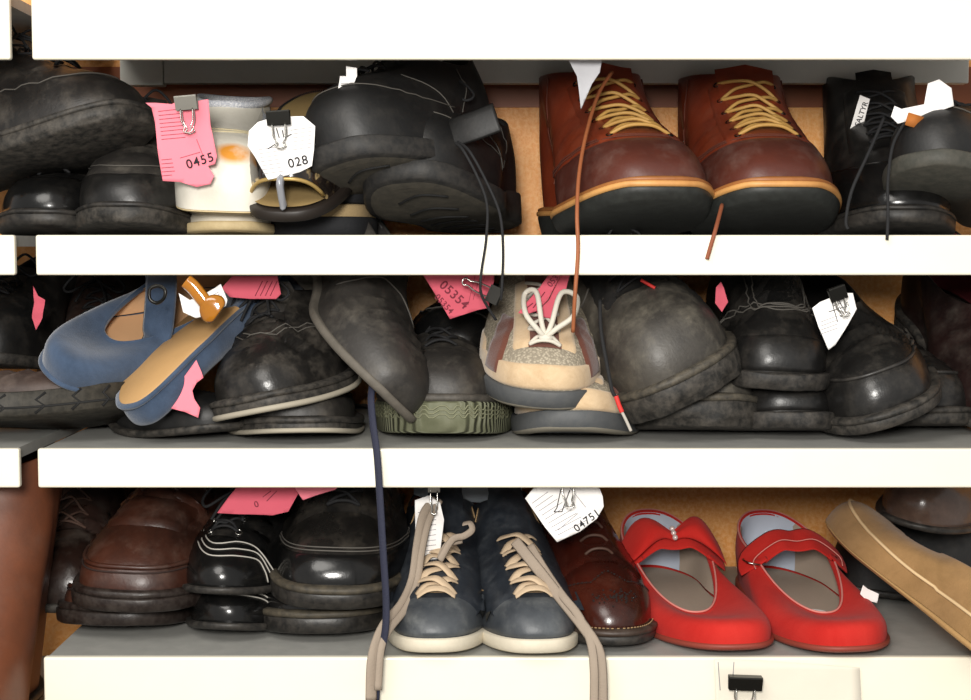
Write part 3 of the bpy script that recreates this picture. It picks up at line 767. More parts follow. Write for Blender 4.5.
# ================================================================== middle compartment
GREEN = rubber('green grey sole', '5d5f49', .6, .6, '7d7b68', tread=60); PALE = plain('pale worn sole', 'a59d8c', .7, bump=.2)
s = Shoe('ankle_boot', 'dark brown boot standing at the back left behind the blue suede shoes', W=.104, L=.24, thr=.56, zf=.105, zs=.1, zb=.105, colw=.036, k2t=.22, k3t=.55, seed=20, sole=.012)
s.upper(DBRN, LINB, INS); s.outsole(RUBD); laceset(s, .62, .95, 5, .012, facing=DBRN, tong=DBRN); s.seams([[(a, .4) for a in (-1.4, -.7, 0, .7, 1.4)]], STG)
s.place(70, 395, .10, -2, rest=Z2)
s = Shoe('dress_shoe', 'black shoe partly cut off at the left edge of the middle shelf', W=.1, L=.24, thr=.5, seed=21, sole=.01, toeH=.046)
s.upper(BLK, LIN, INS); s.outsole(RUB); laceset(s, .55, .95, 4, .013, facing=BLK, tong=BLK)
s.place(-24, 352, .09, -4, 0, 0)
Ticket('dark red ticket hanging at the left edge beside the brown boot', [(33, 286), (38, 296), (45, 300), (42, 318), (36, 330), (32, 318), (34, 302)], .07, PINKD, curl=.001)
# tread shoe lying under the blue suede pair
s = Shoe('walking_shoe', 'dusty brown black shoe with zigzag tread under the blue suede shoes', W=.104, thr=.5, zf=.022, zs=.02, zb=.024, toeH=.018, sole=.020, heel=.002, wedge=True, spring=.014, seed=22)
s.upper(leather('dusty taupe', '4c3d36', '332824', .6, .8, '8f8076'), LIN, INS); s.outsole(RUBT)
m = MB()
for k in range(15):
    a = lerp(-1.7, 1.7, k / 14)
    for j in range(3):
        p = [s.outl(a + d * .06, s.welt - .0005 + .0004) for d in (0, 1, 0, 1)]
        for i, q in enumerate(p): q.z = lerp(s.zbot(s.tt(q.y)), s.ztop(s.tt(q.y)), .08 + .27 * i)
    m.tube(p, .0012, seg=5)
m.tube([s.outl(lerp(-1.7, 1.7, i / 60), s.welt - .0001) + V3((0, 0, lerp(s.zbot(s.tt(s.outl(lerp(-1.7, 1.7, i / 60)).y)), s.ztop(s.tt(s.outl(lerp(-1.7, 1.7, i / 60)).y)), .35))) for i in range(61)], .0010, seg=5)
m.build('tread_zigzag', STB, s.root)
s.place(138, 425, .06, 78, -1, 12, rest=Z2)
s = Shoe('loafer', 'small black shoe half hidden under the pink ticket on middle shelf', W=.088, L=.25, thr=.4, zf=.035, zs=.028, zb=.04, toeH=.024, sole=.006, heel=.010, seed=23)
s.upper(BLKM, LIN, INS); s.outsole(RUBD); s.place(226, 425, .035, 36, rest=Z2)
# blue suede pair
BLUE = suede('dusty blue', '2b384a', '44546b', sheen=.35); TANI = plain('tan leather insole', 'c79b72', .6, bump=.15, var=.05); TANO = plain('tan leather sole', 'c39a66', .6, bump=.3, var=.08)
def pump(label, seed, side):
    s = Shoe('suede_pump', label, L=.225, W=.084, WW=.062, HW=.060, te=.80, thr=.28, toeH=.034, zf=.016, zs=.032, zb=.048, colw=.031, heel=.004, sole=.004, spring=.010, wedge=True, welt=-.002, crease=0, seed=seed, side=side, k2t=.5, k3t=.2, colb=1.2)
    s.upper(BLUE, TANI, TANI); s.outsole(TANO, split=.55, heelmat=BLUE)
    s.weltstrip(BLUE, .0005, .002, 'sole_edge', 1.01, -.003)
    return s
s = pump('left blue suede shoe with crossed straps, tan insole showing', 24, 1)
m = MB()
a, b = s.P(.95, 1), s.P(4.75, 1)
m.tube(crom([a + V3((0, 0, -.012)), a + V3((-.004, .004, .006)), a.lerp(b, .5) + V3((0, 0, .022)), b + V3((.003, 0, .006)), b + V3((0, 0, -.012))], 8), .013, .0014, 10, up=[V3((0, -.4, 1))] * 33)
m.build('cross_strap', BLUE, s.root)
text_mesh('PO', .018, plain('stamped letters', '7a5a3c', .8), s.root, Matrix.Translation((.004, .004, s.ztop(.42) + .0042)) @ Matrix.Rotation(R(100), 4, 'Z'), 'stamped_letters')
s.aim(48, 374, .02, (-.62, -.74, -.24), (.12, -.70, .66))
s = pump('right blue suede shoe turned on its side with tan sole facing out', 25, -1)
s.aim(129, 410, .005, (-.48, -.72, -.5), (.62, .62, -.55))
# amber charm
AMB = plain('amber plastic', 'b8730e', .12, Coat_Weight=.8, var=.3); 
ch = empty('buckle_charm', 'amber plastic buckle hanging over the blue suede shoe', 'buckle', Matrix.Translation(at(208, 300, .0)))
L_ = lambda px, py, d=0: ch.matrix_world.inverted() @ at(px, py, .0 + d)
m = MB(); m.tube(crom([L_(186, 281), L_(193, 287), L_(201, 297), L_(208, 306)], 6), .0058, .003, 10, up=[V3((0, -1, 0))] * 19); m.build('strap_bar', AMB, ch)
m = MB(); m.tube(crom([L_(204, 302), L_(212, 308), L_(219, 313)], 6), lambda k: .005 + .007 * sin(pi * min(1, k * .8 + .05)), .004, 12, up=[V3((0, -1, 0))] * 13); m.build('buckle_heart', AMB, ch)
m = MB(); m.tube(crom([L_(158, 286, -.01), L_(165, 290, -.012), L_(164, 298, -.012), L_(157, 303, -.01), L_(150, 299, -.01), L_(150, 289, -.01)], 5, True), .0014, closed=True); 
rg = tag(m.build('buckle_ring', DMET), 'round metal buckle ring above the blue suede shoes', 'ring')
for v in rg.data.vertices: v.co = ch.matrix_world @ v.co
t = Ticket('white crumpled ticket behind the amber buckle', [(179, 293), (190, 300), (200, 296), (214, 288), (220, 284), (227, 300), (226, 306), (210, 315), (196, 318), (184, 312)], .012, WHT, curl=.003)
t.lines([(203 + k, 300 + k * .5, 218 + k * .5, 292 + k * .6) for k in range(0, 12, 3)], INKG, .0002)
t = Ticket('pink ticket under the upper shelf above the black oxford', [(222, 288), (232, 276), (262, 276), (277, 276), (281, 294), (276, 299), (250, 299), (230, 297)], .06, PINKD, curl=.002)
t.lines([(255 + k, 296, 262 + k, 281) for k in range(0, 18, 5)], INKR, .0003)
t = Ticket('bright pink ticket tucked below the turned blue suede shoe', [(160, 405), (178, 385), (196, 360), (201, 372), (203, 378), (196, 383), (192, 391), (194, 399), (200, 408), (198, 418), (185, 412)], .012, PINK, curl=.0015)
# black oxfords
s = Shoe('oxford_shoe', 'lower worn black shoe with pale sole edge left of the dark blue lace', W=.104, thr=.5, toeH=.034, zf=.04, zs=.03, zb=.035, sole=.008, seed=26, te=.66, crease=.002, heel=.018)
s.upper(BLKG, LIN, INS); s.outsole(RUBD, welt=.005); s.weltstrip(RUBD, .006, .004)
m = MB(); m.tube([s.outl(th, .0045) + V3((0, 0, s.zbot(s.tt(s.outl(th).y)) + .002)) for th in [lerp(-1.7, 1.7, i / 50) for i in range(51)]], .0022, .0022, 6); m.build('pale_sole_edge', PALE, s.root)
laceset(s, .55, .95, 4, .013, facing=BLKG, tong=BLKG, bow=False)
s.place(300, 432, .02, 6, 0, 0, rest=Z2)
s = Shoe('oxford_shoe', 'big creased black shoe with pale sole lying slanted, toe at lower left', W=.108, L=.245, thr=.40, toeH=.032, zf=.082, zs=.052, zb=.055, k2t=.38, k3t=.42, sole=.010, seed=27, te=.7, crease=.0034, heel=.02, ctf=.25, crf=13)
s.upper(leather('creased black', '23211f', '141312', .3, .75, '8c8377', .35), LIN, INS); s.outsole(RUBD, welt=.005); s.weltstrip(RUBD, .006, .004)
m = MB(); m.tube([s.outl(th, .0045) + V3((0, 0, s.zbot(s.tt(s.outl(th).y)) + .002)) for th in [lerp(-1.7, 1.7, i / 50) for i in range(51)]], .0026, .0026, 6); m.build('pale_sole_edge', PALE, s.root)
s.seams([[(1.5, .3), (1.25, .5), (.7, .6), (0, .58), (-.7, .6), (-1.25, .5), (-1.5, .3)], [(1.5, .34), (1.25, .54), (.7, .64), (0, .62), (-.7, .64), (-1.25, .54), (-1.5, .34)]], STG, .0006)
laceset(s, .72, .95, 3, .013, bow=True, tong=BLKG)
s.place(243, 402, .008, -22, 10, -12)
# boot with the toe hanging down
s = Shoe('ankle_boot', 'black boot tipped toe down in the middle shelf beside the dark blue lace', 'boot', W=.096, L=.235, thr=.56, zf=.06, zs=.055, zb=.06, colw=.035, k2t=.2, k3t=.55, sole=.007, heel=.018, seed=28, te=.62, toeH=.04, crease=.002)
s.upper(BLKG, LIN, INS); s.outsole(rubber('dusty thin sole', '57524a', .7, .6)); s.seams([[(-1.4, .25), (-.9, .6), (-.4, .8), (0, .84), (.4, .8), (.9, .6), (1.4, .25)]], STG, .0007)
s.aim(400, 402, .005, (.36, -.80, -.46), (.75, -.05, .6))
s.worldcord('hanging_lace', [at(372, 385, .015), at(371, 400, .005), at(373, 425, -.006), at(377, 455, -.012), at(380, 500, -.014), at(383, 550, -.016), at(386, 600, -.018), at(385, 632, -.018), at(378, 668, -.016), at(376, 700, -.014)], .0033, plain('dark blue lace', '23263a', .8, bump=.8, scale=700), ry=.0016)
s = Shoe('walking_shoe', 'black shoe with greenish ridged sole beside the beige trainers', W=.108, thr=.42, toeH=.036, zf=.07, zs=.05, zb=.06, sole=.026, heel=.004, wedge=True, te=.72, spring=.008, seed=29, welt=.005)
s.upper(BLKG, LIN, INS); s.outsole(GREEN); s.weltstrip(rubber('dark rand', '3b3833', .6, .6), .004, .005, t1=1.01)
m = MB()
for lv in (.55, .68, .81):
    P = []
    for i in range(121):
        th = lerp(-1.9, 1.9, i / 120); p = s.outl(th, s.welt + .0003); t_ = s.tt(p.y); p.z = lerp(s.zbot(t_), s.ztop(t_), lv + (.06 if i % 4 < 2 else -.06)); P.append(p)
    m.tube(P, .0006, seg=4)
m.build('sole_ridges', rubber('pale ridge', '7b7c62', .6, .5), s.root)
laceset(s, .55, .95, 4, .013, facing=BLKG, tong=BLKG, bow=False)
s.place(440, 425, .03, -4, rest=Z2)
s = Shoe('dress_shoe', 'shiny black shoe at the back below the pink 05354 ticket', W=.10, L=.21, thr=.45, toeH=.045, zf=.06, zs=.045, zb=.055, sole=.008, seed=30)
s.upper(BLKS, LIN, INS); s.outsole(RUB); s.seams([[(a, .42) for a in (-1.4, -.7, 0, .7, 1.4)]], STG)
s.place(448, 352, .11, -10, -4, 10)
# beige trainers
BSU = suede('sand', 'b79b78', 'd0b795', scale=60, sheen=.3); BMESH = weave('sand mesh', 'b9ae9a', '8d8474', 450); BBR = suede('rust brown', '5a3226', '6e4234', sheen=.3); MID = rubber('slate midsole', '4a4c4e', .6, .4, '77756e'); OUTG = rubber('grey outsole', '777266', .7, .4)
def trainer(label, seed, side):
    s = Shoe('trainer', label, L=.245, W=.102, HW=.074, te=.76, tw=1.02, thr=.52, toeH=.030, zf=.060, zs=.046, zb=.050, sole=.015, heel=.010, wedge=True, spring=.012, seed=seed, side=side, crease=.0006, welt=.003, colw=.034)
    s.upper(BMESH, plain('grey lining', '77736c', .9), INS); s.outsole(MID)
    m = MB(); rr = []
    for of, dz in ((.002, .004), (.0025, .001), (0, -.001), (-.01, -.001)):
        r = [s.outl(th, of) for th in s.ths(72)]
        for p in r: p.z = s.zbot(s.tt(p.y)) + dz
        rr.append(r)
    m.grid(rr, True); m.build('tread', OUTG, s.root)
    s.cap(BSU, 1.75, 0, lambda th: .22 - .02 * abs(th), 'toe_guard', .0016, 40, 12)
    for sg in (-1, 1):
        def fn(i, j, sg=sg): th = sg * lerp(.62, .98, i); u = lerp(.05, .62, j); return s.P(th - sg * .18 * j, u), s.nrm(th, u)
        s.patch(fn, 8, 16, BBR, 'side_stripe', .0022)
        def fn2(i, j, sg=sg): th = sg * lerp(1.02, 2.2, i); u = lerp(0, .30, j); return s.P(th, u), s.nrm(th, u)
        s.patch(fn2, 20, 8, BSU, 'side_panel', .0014)
    s.tongue(BBR, .36, 1.12, .013, off=.0012); s.facing(BSU, .36, .99, .010, .012, off=.0022)
    return s
WL = plain('off white lace', 'd6d0c2', .85, bump=.5, scale=800)
OV.update(LOW); s = trainer('lower beige suede trainer on the middle shelf, under its mate', 31, -1); OV.clear()
s.laces(WL, .56, .94, 4, .012, .0016); s.place(569, 425, .018, -3, 0, 0, rest=Z2)
s = trainer('upper beige suede and mesh trainer with off-white laces tied in a bow', 32, 1)
s.laces(WL, .38, .94, 5, .012, .0016)
m = MB(); p, n = s.proj(0, .40, .006)
for sg, k in ((-1, .8), (1, .95)):
    m.tube(crom([p, p + V3((sg * .008, 0, .003)) + n * .006, p + V3((sg * .022 * k, .010, .006)) + n * .012, p + V3((sg * .024 * k, .026, .018)) + n * .010, p + V3((sg * .010, .022, .02)) + n * .012, p + V3((sg * .004, .006, .004)) + n * .007, p], 6), .0022, seg=8)
m.tube([p - V3((.005, 0, 0)), p + V3((.005, 0, 0))], .004, seg=8); m.build('lace_bow', WL, s.root)
s.place(545, 391, .010, -4, 18, 3)
t = Ticket('pink ticket numbered 05354 hanging under the upper shelf', [(420, 270), (494, 270), (494, 282), (489, 296), (489, 308), (478, 310), (450, 319), (437, 297)], .05, PINKD, curl=.002)
t.text('05354', 454, 295, 9, -43, INKR, sp=1.1); t.text('05354', 444, 304, 6, -47, INKR, sp=1.1)
t.lines([(468 + k, 305 - k, 475 + k, 276) for k in range(0, 15, 5)], INKR, .00015)
t = Ticket('folded pink ticket between the beige trainer and upper shelf, left leaf', [(518, 313), (526, 303), (540, 287), (552, 270), (563, 270), (548, 300), (537, 311), (527, 314)], .04, PINKD, curl=.001)
t.text('053', 553, 281, 6, 52, INKR); t.lines([(524, 310, 533, 303), (533, 308, 545, 292)], INKR, .0004)
Ticket('folded pink ticket behind the left pink leaf above the beige trainer', [(536, 312), (549, 300), (564, 268), (571, 270), (566, 290), (558, 306), (552, 319), (543, 317)], .046, PINKD, curl=.001)
binder_clip('silver binder clip left of the folded pink ticket above the trainer', 488, 292, .03, 115, .014, body=DMET, wire=METAL, hl=.020)
# work boots
WBO = leather('dusty work boot', '45413b', '232120', .5, 1.0, '98907f', .4)
def work_boot(label, seed, side):
    s = Shoe('work_boot', label, 'boot', L=.28, W=.118, HW=.085, te=.68, tw=1.06, thr=.46, toeH=.055, zf=.105, zs=.09, zb=.095, colw=.038, k2t=.36, k3t=.45, sole=.022, heel=.008, wedge=True, spring=.012, seed=seed, side=side, lug=.0025, welt=.005, lump=.002, bulge=.006)
    s.upper(WBO, LIN, INS); s.outsole(RUBD); s.weltstrip(rubber('worn welt', '35322d', .6, .8, '8f8470'), .0055, .005, t1=1.01)
    s.seams([[(1.5, .2), (1.2, .5), (.8, .7), (.45, .85)], [(-1.5, .2), (-1.2, .5), (-.8, .7), (-.45, .85)]], STG, .0008)
    return s
OV.update(LOW); s = work_boot('lower dusty black work boot resting on the middle shelf', 33, 1); OV.clear()
laceset(s, .6, .95, 4, .014, facing=WBO, tong=WBO, bow=False)
s.place(702, 415, .04, -4, 0, 0, rest=Z2)
s = work_boot('big dusty black work boot lying tilted over its mate, red-tipped lace', 34, -1)
laceset(s, .66, .96, 4, .014, facing=BLKM, tong=BLKM, bow=True)
def fn(i, j): th = lerp(-2.3, -1.02, i); u = lerp(.06, .97, j); return s.P(th, u), s.nrm(th, u)
s.patch(fn, 16, 14, BLKM, 'side_panel', .0016)
s.place(692, 374, .012, 16, 6, -26)
REDL = plain('red lace tip', 'd8322c', .6)
s.worldcord('hanging_lace', [at(600, 300, .03), at(601, 330, .02), at(607, 365, .008), at(612, 390, .004), at(616, 397, .004)], .0016, LACEB)
s.worldcord('lace_tip', [at(616, 396, .003), at(619, 405, .003), at(622, 412, .003)], .0019, REDL)
s.worldcord('lace_end', [at(622, 412, .003), at(626, 420, .003), at(631, 431, .003)], .0013, plain('clear lace end', 'b8b2a8', .3))
s.worldcord('lace_tip', [at(641, 280, .06), at(648, 284, .058), at(655, 288, .056)], .0014, REDL)
# black pair
MBK = leather('scuffed black', '201f1e', '131211', .3, .55, '857d72', .3)
def casual(label, seed, side):
    s = Shoe('casual_shoe', label, L=.25, W=.095, HW=.072, te=.66, tw=1.04, thr=.38, toeH=.030, zf=.085, zs=.055, zb=.065, sole=.014, heel=.010, wedge=True, spring=.010, seed=seed, side=side, welt=.006, lug=.0008, k2t=.35)
    s.upper(MBK, LIN, INS); s.outsole(rubber('scuffed sole', '1e1d1c', .6, .6)); s.cap(BLK, 1.2, 0, lambda th: .33 - .06 * abs(th))
    s.seams([[(-1.35, .2), (-1.0, .5), (-.45, .62), (.0, .6), (.45, .62), (1.0, .5), (1.35, .2)], [(-1.3, .16), (-.95, .46), (-.42, .575), (.0, .56), (.42, .575), (.95, .46), (1.3, .16)]], STG, .0007)
    return s
OV.update(LOW); s = casual('lower black shoe on the middle shelf under the square-vamped one', 35, 1); OV.clear()
s.place(796, 418, .045, 0, 0, 0, rest=Z2)
s = casual('upper black shoe with stitched square vamp, lying on its mate', 36, -1)
s.pseams([[(-.02, .98), (-.02, .68), (-.012, .62), (.012, .62), (.02, .68), (.02, .98)], [(-.024, .98), (-.024, .66), (-.014, .59), (.014, .59), (.024, .66), (.024, .98)]], STG, .0007)
def fn(i, j): return s.proj(lerp(-.014, .014, i), lerp(.66, .98, j))
s.patch(fn, 6, 10, BLKS, 'elastic_panel', .0006)
s.place(784, 373, .03, 2, 9, 3)
Ticket('small pink ticket scrap between the work boot and the black slip-on', [(716, 287), (721, 282), (724, 288), (728, 302), (722, 312), (715, 303)], .055, PINKD, curl=.0005)
# right loafers
def loafer(label, seed, side):
    s = Shoe('loafer', label, L=.255, W=.106, HW=.074, te=.70, thr=.36, toeH=.036, zf=.075, zs=.05, zb=.06, sole=.010, heel=.016, spring=.010, seed=seed, side=side, welt=.005, crease=.0018)
    s.upper(MBK, LIN, INS); s.outsole(RUBD); s.weltstrip(RUBD, .0055, .004)
    s.seams([[(a, .34 + .12 * (a / 1.45) ** 2) for a in [lerp(-1.45, 1.45, i / 14) for i in range(15)]]], leather('apron seam', '2c2a28', rough=.45, dust=.8), .0016, 'apron_seam')
    return s
s = loafer('far right black loafer behind, flat on the middle shelf', 37, 1); s.place(938, 418, .075, 2, rest=Z2)
s = loafer('black loafer propped on its side with a white ticket at its heel', 38, -1)
s.place(898, 412, .02, 8, 11, -20)
t = Ticket('white ticket with pen marks on the propped black loafer', [(812, 308), (820, 302), (833, 297), (836, 293), (853, 293), (857, 309), (848, 325), (836, 345), (829, 350), (818, 327)], .012, WHT, curl=.002)
t.lines([(832, 300, 838, 322), (838, 298, 846, 312), (829, 312, 849, 306), (834, 306, 842, 303)], INK, .0003, 'pen_marks'); t.lines([(820, 318 + k, 838, 312 + k) for k in (4, 8, 12, 16)], INKG, .00018)
s = Shoe('dress_shoe', 'reddish black shoe standing upright at the right edge of middle shelf', W=.1, L=.28, thr=.42, seed=39, sole=.008, toeH=.046)
s.upper(leather('reddish black', '2a1a18', '160e0d', .4, .5), plain('red lining', '7a2f35', .9), INS); s.outsole(RUBD)
s.place(1034, 425, .05, 2, 20, 0, rest=Z2)
binder_clip('tiny black binder clip on the white ticket of the propped loafer', 840, 300, .006, -20, .013, body=DMET, wire=METAL, hl=.012)
# ================================================================== bottom compartment
s = Shoe('tall_boot', 'tall smooth brown leather boot standing in the gap at the left edge', 'boot', L=.28, W=.10, HW=.075, thr=.60, zf=.205, zs=.205, zb=.205, colw=.05, k2t=.12, k3t=.6, sole=.008, heel=.03, seed=40, crease=0, toeH=.045, lump=.003, NV=44)
TB = leather('smooth brown', '6d3c24', '55301e', .5, .15, bump=.15)
s.upper(TB, LINB, INS); s.outsole(RUB)
s.place(-78, 720, -.13, 4, 0, 4, rest=ZL)
s = Shoe('oxford_shoe', 'dark brown laced shoe at the back left of the lowest shelf', W=.1, L=.24, thr=.52, zf=.115, zs=.105, zb=.11, k2t=.22, k3t=.55, seed=41, crease=.003)
s.upper(leather('crinkled brown black', '2b1a14', '170e0b', .3, .5), LINB, INS); s.outsole(RUBD); laceset(s, .5, .95, 5, .014, facing=DBRN, tong=DBRN, mat=plain('brown lace', '4a3328', .8))
s.place(60, 590, .10, 2, 0, 0, rest=Z3)
# brown pair
BR2 = leather('worn brown', '44251a', '26140e', .36, .6, '8b7264', .3); BSOLE = rubber('brown black sole', '1f1714', .4, .4, '7d746c')
def brown_shoe(label, seed, side, up=True):
    s = Shoe('moccasin_shoe', label, L=.30, W=.118, HW=.082, te=.66, tw=1.06, thr=.42, toeH=.030, zf=.094, zs=.06, zb=.07, sole=.012, heel=.006, wedge=True, spring=.012, seed=seed, side=side, welt=.006, crease=.0022, k2t=.36, ctf=.33)
    s.upper(BR2, LINB, INS); s.outsole(BSOLE); s.weltstrip(BSOLE, .004, .005, 'rand', 1.01)
    A = [lerp(-1.5, 1.5, i / 16) for i in range(17)]
    s.seams([[(a, .22 + .16 * (abs(a) / 1.5) ** 2.2) for a in A]], leather('brown seam', '3f2015', rough=.4, dust=.6), .0021, 'apron_seam')
    s.seams([[(a, .18 + .16 * (abs(a) / 1.5) ** 2.2) for a in A]], plain('dark brown thread', '2a1710', .8), .0008)
    return s
OV.update(LOW); s = brown_shoe('lower brown moccasin shoe hidden under its worn mate', 42, 1); s.place(108, 615, .05, -4, 0, 0, rest=Z3); z_b = s; OV.clear()
s = brown_shoe('worn brown lace-up moccasin shoe on top of the pair, left of the striped shoes', 43, -1)
def fn(i, j): return s.proj(lerp(-.034, .034, i), lerp(.52, .74, j) + .03 * (2 * i - 1) ** 2)
s.patch(fn, 14, 8, BR2, 'vamp_flap', .0035)
s.tongue(BR2, .72, 1.15, .02); s.facing(BR2, .74, .99, .012, .02, off=.003); s.laces(plain('brown lace dark', '3a241a', .8), .80, .95, 3, .015, .0016)
s.place(118, 597, .03, -5, 8, 2)
# striped shoes
def striped(label, seed, side):
    s = Shoe('striped_shoe', label, L=.25, W=.094, HW=.068, te=.9, thr=.40, toeH=.025, zf=.075, zs=.05, zb=.06, sole=.006, heel=.014, spring=.012, seed=seed, side=side, welt=.003, k2t=.36, crease=.002)
    s.upper(BLKS, LIN, INS); s.outsole(RUB)
    s.seams([[(-.5, .42 + d), (-.1, .30 + d), (.3, .30 + d * 1.2), (.62, .26 + d), (.75 + d, .14), (.8 + d, .03)] for d in (0, .06, .12)], plain('white thread', 'b9b4ab', .7), .0006)
    return s
OV.update(LOW); s = striped('lower black shoe with triple white stitching on the lowest shelf', 44, 1); s.place(219, 612, .035, -10, 0, 0, rest=Z3); OV.clear()
s = striped('upper black shoe with triple white stitching, beneath the pink tickets', 45, 1)
s.facing(BLKS, .5, .98, .008, .020); s.tongue(BLK, .5, 1.1, .012); s.laces(LACEB, .55, .92, 4, .011, .0012, eye=METAL); s.bow(LACEB, .8)
s.place(211, 587, .028, -12, 3, 0)
t = Ticket('red-pink ticket lying over the upper striped shoe', [(218, 512), (228, 498), (240, 483), (290, 483), (298, 494), (288, 512), (272, 516), (240, 514)], .055, PINKD, curl=.004)
t.text('0', 256, 505, 6, 20, INKR); t.lines([(262, 498, 270, 492), (266, 502, 276, 492)], INKR, .0003)
Ticket('bright pink ticket corner above the black derby shoe', [(290, 480), (345, 480), (335, 490), (318, 495), (303, 500), (296, 490)], .05, PINK, curl=.002)
# black derbies
DK = leather('black derby', '1c1a18', '0f0e0d', .28, .5, '80776a', .3)
def derby(label, seed, side):
    s = Shoe('derby_shoe', label, L=.29, W=.116, HW=.08, te=.66, tw=1.05, thr=.42, toeH=.030, zf=.092, zs=.06, zb=.075, sole=.014, heel=.016, spring=.008, seed=seed, side=side, welt=.006, k2t=.36, ctf=.40, crease=.002)
    s.upper(DK, LIN, INS); s.outsole(rubber('derby sole', '171615', .4, .4)); s.weltstrip(rubber('derby welt', '35312a', .6, .7, '80745e'), .0065, .0045); s.cap(BLKS, 1.4, 0, lambda th: .28 - .08 * (abs(th) / 1.4) ** 2)
    s.seams([[(a, .295 - .08 * (abs(a) / 1.4) ** 2) for a in [lerp(-1.4, 1.4, i / 12) for i in range(13)]], [(a, .32 - .08 * (abs(a) / 1.4) ** 2) for a in [lerp(-1.4, 1.4, i / 12) for i in range(13)]]], STG, .0006)
    return s
OV.update(LOW); s = derby('lower black derby shoe, mostly hidden under its mate', 46, 1); s.place(322, 618, .04, 4, 0, 0, rest=Z3); OV.clear()
s = derby('upper black derby shoe with shiny toe cap and looped laces', 47, -1)
s.tongue(BLK, .58, 1.12, .016); s.facing(DK, .58, .99, .011, .024, off=.003); s.laces(LACEB, .63, .94, 4, .013, .0015); s.bow(LACEB, .86, .034, .0014, lift=.008)
s.place(332, 592, .022, 3, 8, 2)
# sneakers
SNK2 = leather('black sneaker', '1d2127', '2c3138', .42, .45, '8d9296', .25); SNT = leather('grey toe', '2f3338', '4a4e52', .45, .7, 'a3a49f', .25); SNSOLE = rubber('cream sneaker sole', 'cfc6b2', .6, .4, '9a9080'); BL = plain('beige flat lace', 'c9b193', .85, bump=.5, scale=700, var=.08); GL = plain('grey beige lace', '9f9080', .85, bump=.5, scale=700, var=.12)
def sneaker(label, seed, side):
    s = Shoe('sneaker', label, L=.285, W=.086, HW=.068, te=.70, tw=1.02, thr=.60, toeH=.026, zf=.085, zs=.064, zb=.078, sole=.011, heel=.006, wedge=True, spring=.006, seed=seed, side=side, welt=.003, k2t=.40, k3t=.5, colw=.033, crease=.0008, ctf=.3)
    s.upper(SNK2, plain('rust lining', '6a3524', .9), INS); s.outsole(SNSOLE); s.cap(SNT, 1.5, 0, lambda th: .34 - .14 * (abs(th) / 1.5) ** 2)
    s.seams([[(a, .36 - .14 * (abs(a) / 1.5) ** 2) for a in [lerp(-1.5, 1.5, i / 12) for i in range(13)]], [(1.4, .2), (1.35, .5), (1.1, .75), (.85, .97)], [(-1.4, .2), (-1.35, .5), (-1.1, .75), (-.85, .97)]], STT, .0007)
    s.tongue(SNK2, .30, 1.2, .015, off=.001, lift=.01)
    s.facing(SNK2, .30, .985, .012, .020, off=.0022)
    s.laces(BL, .34, .76, 5, .0145, .0042, .0010, True, sag=.0045)
    return s
s = sneaker('left of two black sneakers with beige laces, toe overhanging the shelf', 48, -1)
s.place(434, 650, -.012, 2, 0, 0, rest=Z3)
s.worldcord('hanging_lace', [at(462, 540, .05), at(447, 545, .045), at(440, 560, .04), at(452, 540, .042), at(464, 536, .04), at(472, 530, .042), at(470, 523, .045), at(463, 524, .047)], .003, GL, ry=.001)
s.worldcord('hanging_lace', [at(436, 500, .075), at(424, 515, .06), at(418, 545, .05), at(413, 580, .035), at(402, 605, .015), at(385, 625, -.006), at(376, 645, -.016), at(372, 665, -.020), at(371, 700, -.020)], .0046, GL, ry=.0012)
s.worldcord('hanging_lace', [at(440, 500, .073), at(429, 520, .058), at(422, 550, .048), at(417, 582, .033), at(406, 608, .012), at(389, 630, -.010), at(381, 650, -.022), at(378, 690, -.024)], .0030, GL, ry=.0012)
s = sneaker('right of two black sneakers with beige laces, beside the brown brogue', 49, 1)
s.place(541, 653, -.014, 5, 0, 0, rest=Z3)
s.worldcord('hanging_lace', [at(515, 541, .05), at(524, 552, .042), at(540, 572, .03), at(562, 600, .008), at(583, 626, -.012), at(597, 648, -.02), at(601, 668, -.022), at(602, 705, -.022)], .0046, GL, ry=.0012)
s.worldcord('hanging_lace', [at(530, 545, .05), at(545, 570, .035), at(562, 595, .01), at(578, 615, -.006), at(590, 640, -.018), at(594, 668, -.025), at(594, 705, -.025)], .0034, GL, ry=.0012)
t = Ticket('white ticket hanging inside the left black sneaker behind its lace', [(415, 500), (428, 496), (440, 503), (444, 520), (441, 545), (438, 562), (423, 566), (416, 562)], .066, WHT, curl=.002)
t.lines([(418, 512 + k, 436, 510 + k) for k in range(0, 48, 5)], INKG, .00022)
binder_clip('wire binder clip above the left black sneaker', 434, 492, .06, 0, .010, body=METAL, wire=METAL)
t = Ticket('grey paper sheet behind the two black sneakers', [(414, 478), (505, 478), (522, 488), (520, 500), (480, 503), (430, 500), (414, 494)], .20, plain('blue grey paper', 'aeb6bd', .85, var=.03), curl=.003)
